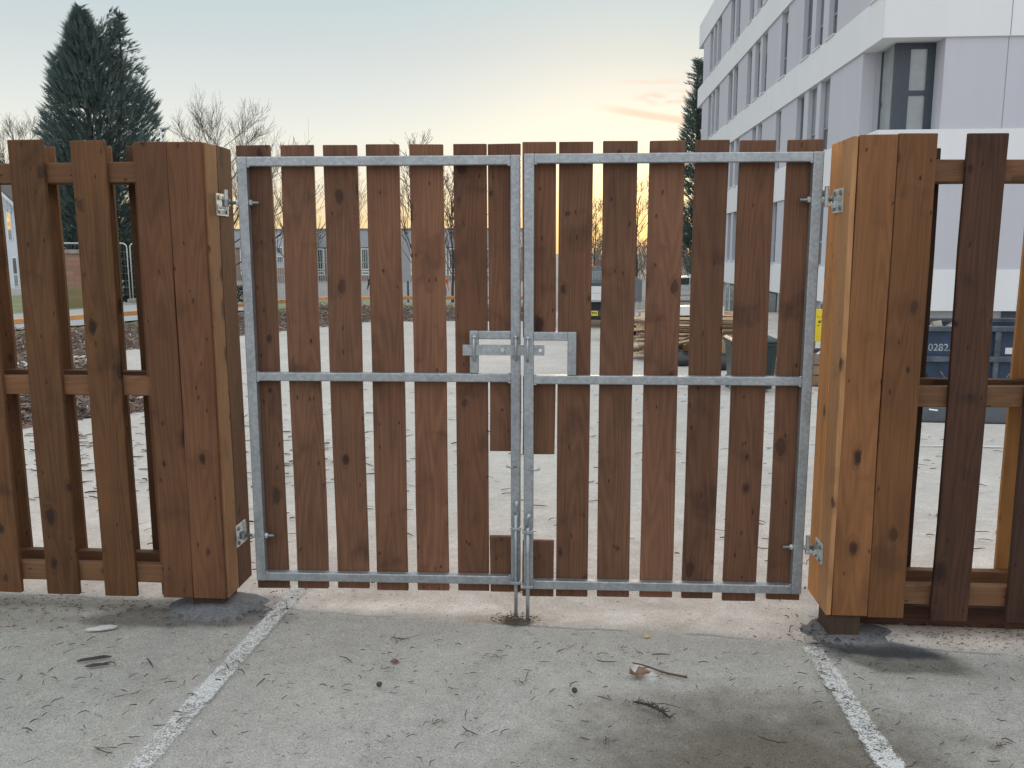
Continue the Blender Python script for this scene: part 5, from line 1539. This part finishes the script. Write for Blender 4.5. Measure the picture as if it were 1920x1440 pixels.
# white car parked far off
ca = at(1284, 530, 46)
cr2 = thing('parked_car', 'white car parked far beyond the timber heap', 'car', (ca.x, 46, gz(46)), R(8))
pr_ = [(-2.05, .35), (-2.05, .72), (-1.9, .86), (-1.1, .95), (-.55, 1.40), (.75, 1.44), (1.45, .98), (2.0, .84), (2.08, .55), (2.05, .32)]
MB().prism(pr_, -.82, .82, 'y').build('body', WHITE_P, cr2, bevel=.07, seg=3)
wn = MB(); wn.prism([(-1.0, .98), (-.50, 1.34), (.02, 1.36), (.02, .98)], -.835, -.822, 'y'); wn.build('window', GLASS, cr2)
wn = MB(); wn.prism([(.09, .98), (.09, 1.36), (.70, 1.37), (1.30, .99)], -.835, -.822, 'y'); wn.build('window', GLASS, cr2)
for xx in (-1.30, 1.28):
    for yy in (-.74, .74):
        M_ = Matrix.Translation((xx, yy, .31)) @ Matrix.Rotation(R(90), 4, 'X')
        wh = MB().lathe([(.2, -.10), (.29, -.10), (.31, -.07), (.31, .07), (.29, .10), (.2, .10)], 22, M_).build('wheel', RUBBER, cr2)
        MB().lathe([(.05, -.108), (.195, -.104), (.195, .104), (.05, .108)], 16, M_).build('rim', CHROME, wh)
for sx in (-2.055, 2.06):
    for yy in (-.6, .6): MB().box(sx-.03, sx+.03, yy-.14, yy+.14, .62, .74).build('light', RED_L if sx < 0 else CHROME, cr2, bevel=.01)
# low rail between the car and the heap
lr = thing('guard_rail', 'low pale guard rail in front of the parked white car', 'guard rail', (ca.x, 36, gz(36)))
for zz in (.45, .72): MB().box(-3, 3, -.03, .03, zz, zz+.10).build('rail', SILL, lr)
for xx in (-2.5, -.8, .9, 2.6): MB().box(xx-.04, xx+.04, .031, .10, -.1, .85).build('post', SILL, lr)

# ------------------------------------------------------------------ litter on the tarmac
LIT_M = [plain('twig_dark', (.045, .036, .030), .9, 0, .3, 9.0), plain('twig_brown', (.11, .065, .042), .9, 0, .3, 9.0), plain('twig_tan', (.21, .165, .115), .9, 0, .25, 9.0)]
lt = MB(); lmi = []; rs = random.Random(101)
def bit(x, y, L, r, a, mi):
    k0 = len(lt.f); z = gz(y)+.012
    c = Vector((x, y, z)); d = Vector((math.cos(a), math.sin(a), 0)); n = Vector((-d.y, d.x, 0)); b_ = rs.uniform(-.28, .28)*L; h = rs.uniform(0, .004)
    lt.tube([c-d*L*.5, c-d*L*.17+n*b_*.7+Vector((0, 0, h)), c+d*L*.18+n*b_*rs.uniform(.2, 1)+Vector((0, 0, h)), c+d*L*.5], [r*.8, r, r*.9, r*.4], 4, cap=False)
    lmi.extend([mi]*(len(lt.f)-k0))
for i in range(2600):                                   # needles and crumbs in front of the gate
    y = -.35-2.3*rs.random()**1.15 if rs.random() < .8 else rs.uniform(-.35, .3); x = rs.uniform(-2.6, 2.6)
    if mnoise.noise(Vector((x*1.1, y*1.4, 8))) < -.1 and rs.random() < .75: continue
    bit(x, y, rs.uniform(.006, .024), rs.uniform(.0005, .0012), rs.gauss(.2, 1.1), rs.choice((0, 0, 1, 2)))
for i in range(170):                                     # short twigs, some in little tangles
    y = -.3-2.2*rs.random(); x = rs.uniform(-2.5, 2.5)
    L = .022+.075*rs.random()**2.2
    bit(x, y, L, .0010+.016*L*rs.uniform(.6, 1.3), rs.gauss(.25, 1.0), rs.choice((0, 0, 0, 1)))
    if rs.random() < .35:
        for q in range(rs.randint(3, 9)): bit(x+rs.gauss(0, .022), y+rs.gauss(0, .014), rs.uniform(.008, .035), rs.uniform(.0005, .0012), rs.uniform(0, 3.1), rs.choice((0, 1)))
for i in range(1000):                                   # many fine dark twiglets, lying in loose drifts
    y = -.3-2.2*rs.random()**1.1; x = rs.uniform(-2.5, 2.5)
    if mnoise.noise(Vector((x*1.7+3, y*2.1, 2.2))) < rs.uniform(-.25, .35): continue
    bit(x, y, rs.uniform(.014, .045), rs.uniform(.0009, .0019), rs.gauss(.3, .9), rs.choice((0, 0, 0, 1)))
for i in range(1000):                                   # beyond the gate
    y = .3+9*rs.random()**1.5; x = rs.uniform(-7, 6)
    bit(x, y, rs.uniform(.02, .13), rs.uniform(.0015, .0045), rs.gauss(.1, .6), rs.choice((0, 1, 1, 2)))
for i in range(520):                                    # drifts of bark chips left of the gate
    y = rs.gauss(3.3, 1.1); x = rs.gauss(-3.6, 1.3)
    if y < .4: continue
    bit(x, y, rs.uniform(.03, .16), rs.uniform(.002, .007), rs.gauss(.1, .6), rs.choice((0, 1, 1, 2)))
for i in range(900):                                    # grit and needles gathered along the foot of the fences
    x = rs.choice((-1, 1))*rs.uniform(1.25, 2.7); bit(x, rs.gauss(-.10, .09), rs.uniform(.006, .03), rs.uniform(.0007, .002), rs.gauss(.1, .8), rs.choice((0, 1, 1, 2)))
for i in range(260):                                    # muck round the bolt holes and the post feet
    cx_, cy_, sx_, sy_ = rs.choice(((-.03, -.06, .05, .03), (-1.25, .0, .10, .12), (1.25, -.16, .09, .10)))
    bit(rs.gauss(cx_, sx_), rs.gauss(cy_, sy_), rs.uniform(.008, .03), rs.uniform(.001, .0028), rs.uniform(0, 3.1), rs.choice((0, 0, 1)))
lo2 = lt.build('twig_litter', LIT_M, fix=False); lo2.data.polygons.foreach_set('material_index', lmi)
tag(lo2, 'needles, crumbs and short twigs scattered over the tarmac', 'ground litter', kind='stuff')

def atg(px, py):
    d = fw + rt2*((px-960)/FPX) - up2*((py-720)/FPX)
    t = (-.04*CAM.y-CAM.z)/(d.z+.04*d.y)
    return CAM + d*t
def flat_bit(name, label, cat, px, py, outline, h, mat, rz=0.0, dome=.006):
    c = atg(px, py); mb = MB(); n = len(outline)
    ins = [(x*.72, y*.72) for x, y in outline]
    mb.v = [(x, y, 0) for x, y in outline] + [(x, y, h*(.8+.4*mnoise.noise(Vector((x*60, y*60, 1))))) for x, y in outline] + [(x, y, h+dome*(1+mnoise.noise(Vector((x*50, y*50, 5))))) for x, y in ins]
    mb.f = [tuple(reversed(range(n))), tuple(range(2*n, 3*n))] + [(i, (i+1) % n, n+(i+1) % n, n+i) for i in range(n)] + [(n+i, n+(i+1) % n, 2*n+(i+1) % n, 2*n+i) for i in range(n)]
    return tag(mb.build(name, mat, None, (c.x, c.y, gz(c.y)+.008), (math.atan(-.04)*1.0, 0, rz)), label, cat)
FLINT = plain('pale_stone', (.50, .47, .45), .8, 0, .12, 40.0, .2)
DARKB = plain('dark_bark', (.06, .055, .05), .9, 0, .3, 30.0, .3)
BROWNL = plain('dead_leaf', (.24, .15, .10), .8, 0, .35, 30.0, .3)
YELL = plain('yellow_leaf', (.46, .36, .16), .7, 0, .15, 30.0)
flat_bit('stone_flake', 'pale pointed stone flake lying left of the dark patch', 'stone', 191, 1183, [(-.065, -.018), (-.04, -.022), (.0, -.020), (.05, .002), (.060, .022), (.035, .026), (-.01, .016)], .006, FLINT, .1)
flat_bit('bark_strip', 'dark bark strip on the left bay, the larger and upper one', 'bark strip', 176, 1240, [(-.058, -.020), (-.05, -.024), (.05, .016), (.060, .024), (.04, .022)], .005, DARKB, .05)
flat_bit('bark_strip', 'thin dark bark strip just below a larger one on the left bay', 'bark strip', 182, 1252, [(-.045, -.010), (-.02, -.014), (.045, .014), (.03, .016), (-.02, .0)], .003, DARKB, .05)
c = atg(1200, 1272); lf = MB(); NU, NV = 12, 8
for side_ in (0, 1):
    for j in range(NV+1):
        for i in range(NU+1):
            u, v_ = i/NU*2-1, j/NV*2-1
            w_ = (1-abs(u)**1.7)*.026*(1+.35*math.sin(u*7+1))
            x, y = u*.043, v_*w_
            z = .010*abs(v_)*(1.2+math.sin(u*5)) + .006*mnoise.noise(Vector((x*70, y*70, 2))) + .010*u*u
            lf.v.append((x, y, z+.004-(.0012 if side_ else 0)))
m_ = (NU+1)*(NV+1)
for j in range(NV):
    for i in range(NU):
        a = j*(NU+1)+i; lf.f.append((a, a+1, a+NU+2, a+NU+1)); lf.f.append((m_+a+NU+1, m_+a+NU+2, m_+a+1, m_+a))
tag(lf.build('dead_leaf', BROWNL, None, (c.x, c.y, gz(c.y)+.010), (0, 0, .25), fix=False), 'crumpled brown leaf beside the long stick', 'leaf')
flat_bit('yellow_leaf', 'small yellow leaf on the tarmac in front of the gate', 'leaf', 1213, 1197, [(-.017, -.004), (.0, -.010), (.018, .0), (.006, .010), (-.010, .007)], .002, YELL, .2, .004)
flat_bit('dead_leaf', 'small reddish dead leaf left of the drop bolts', 'leaf', 740, 1245, [(-.018, -.004), (.0, -.008), (.020, .0), (.006, .008), (-.010, .006)], .002, plain('red_leaf', (.17, .07, .05), .8), -.2, .004)
a_, b_ = atg(1186, 1249), atg(1288, 1278)
sv_ = b_-a_
stk = MB(); pts = [Vector((0, 0, 0)) + sv_*(i/6) + Vector((0, 0, .006+.003*math.sin(i*1.3))) for i in range(7)]
stk.tube(pts, [.0025, .003, .0034, .0038, .0042, .0046, .004], 7)
tag(stk.build('stick', LIT_M[1], None, (a_.x, a_.y, a_.z+.008), smooth=True), 'long thin reddish stick lying on the darker tarmac', 'stick')
def cone(px, py, r, label, seed):
    c = atg(px, py); mb = MB(); prof = [(.001, 0), (r*.6, r*.15), (r, r*.7), (r*.95, r*1.3), (r*.6, r*1.9), (.001, r*2.2)]
    mb.lathe(prof, 14); mb.v = [tuple(Vector(v)*(1+.14*mnoise.noise(Vector(v)*220+Vector((seed, 0, 0))))) for v in mb.v]
    tag(mb.build('fir_cone', DARKB, None, (c.x, c.y, gz(c.y)+.018), (R(70), 0, seed*1.0), smooth=True), label, 'cone', 'small cones dropped on the tarmac')
cone(1073, 1303, .0105, 'small dark cone near the middle of the bay', 1)
cone(706, 1294, .010, 'small grey cone left of the drop bolts', 2)
# a broken sprig of conifer
c = atg(1222, 1338); sp = MB(); rs = random.Random(6)
main = [Vector((-.055, .035, .012)), Vector((-.01, .012, .016)), Vector((.03, -.022, .014)), Vector((.058, -.060, .010))]
sp.tube(main, [.004, .005, .0048, .003], 6)
for i in range(46):
    u = rs.random()*2.99; k = int(u); p = main[k].lerp(main[k+1], u-k); a = rs.uniform(0, 6.28); L = rs.uniform(.010, .034)
    sp.tube([p, p+Vector((math.cos(a)*L*.6, math.sin(a)*L*.6, rs.uniform(0, .012))), p+Vector((math.cos(a)*L, math.sin(a)*L, rs.uniform(-.004, .006)))], [.0018, .0016, .0008], 4, cap=False)
sp.tube([main[1], main[1]+Vector((.05, .006, .004)), main[1]+Vector((.11, -.012, .0))], [.0018, .0015, .0008], 4)
tag(sp.build('conifer_sprig', LIT_M[0], None, (c.x, c.y, gz(c.y)+.010), fix=False), 'dark broken conifer sprig lying on the darker tarmac', 'sprig')
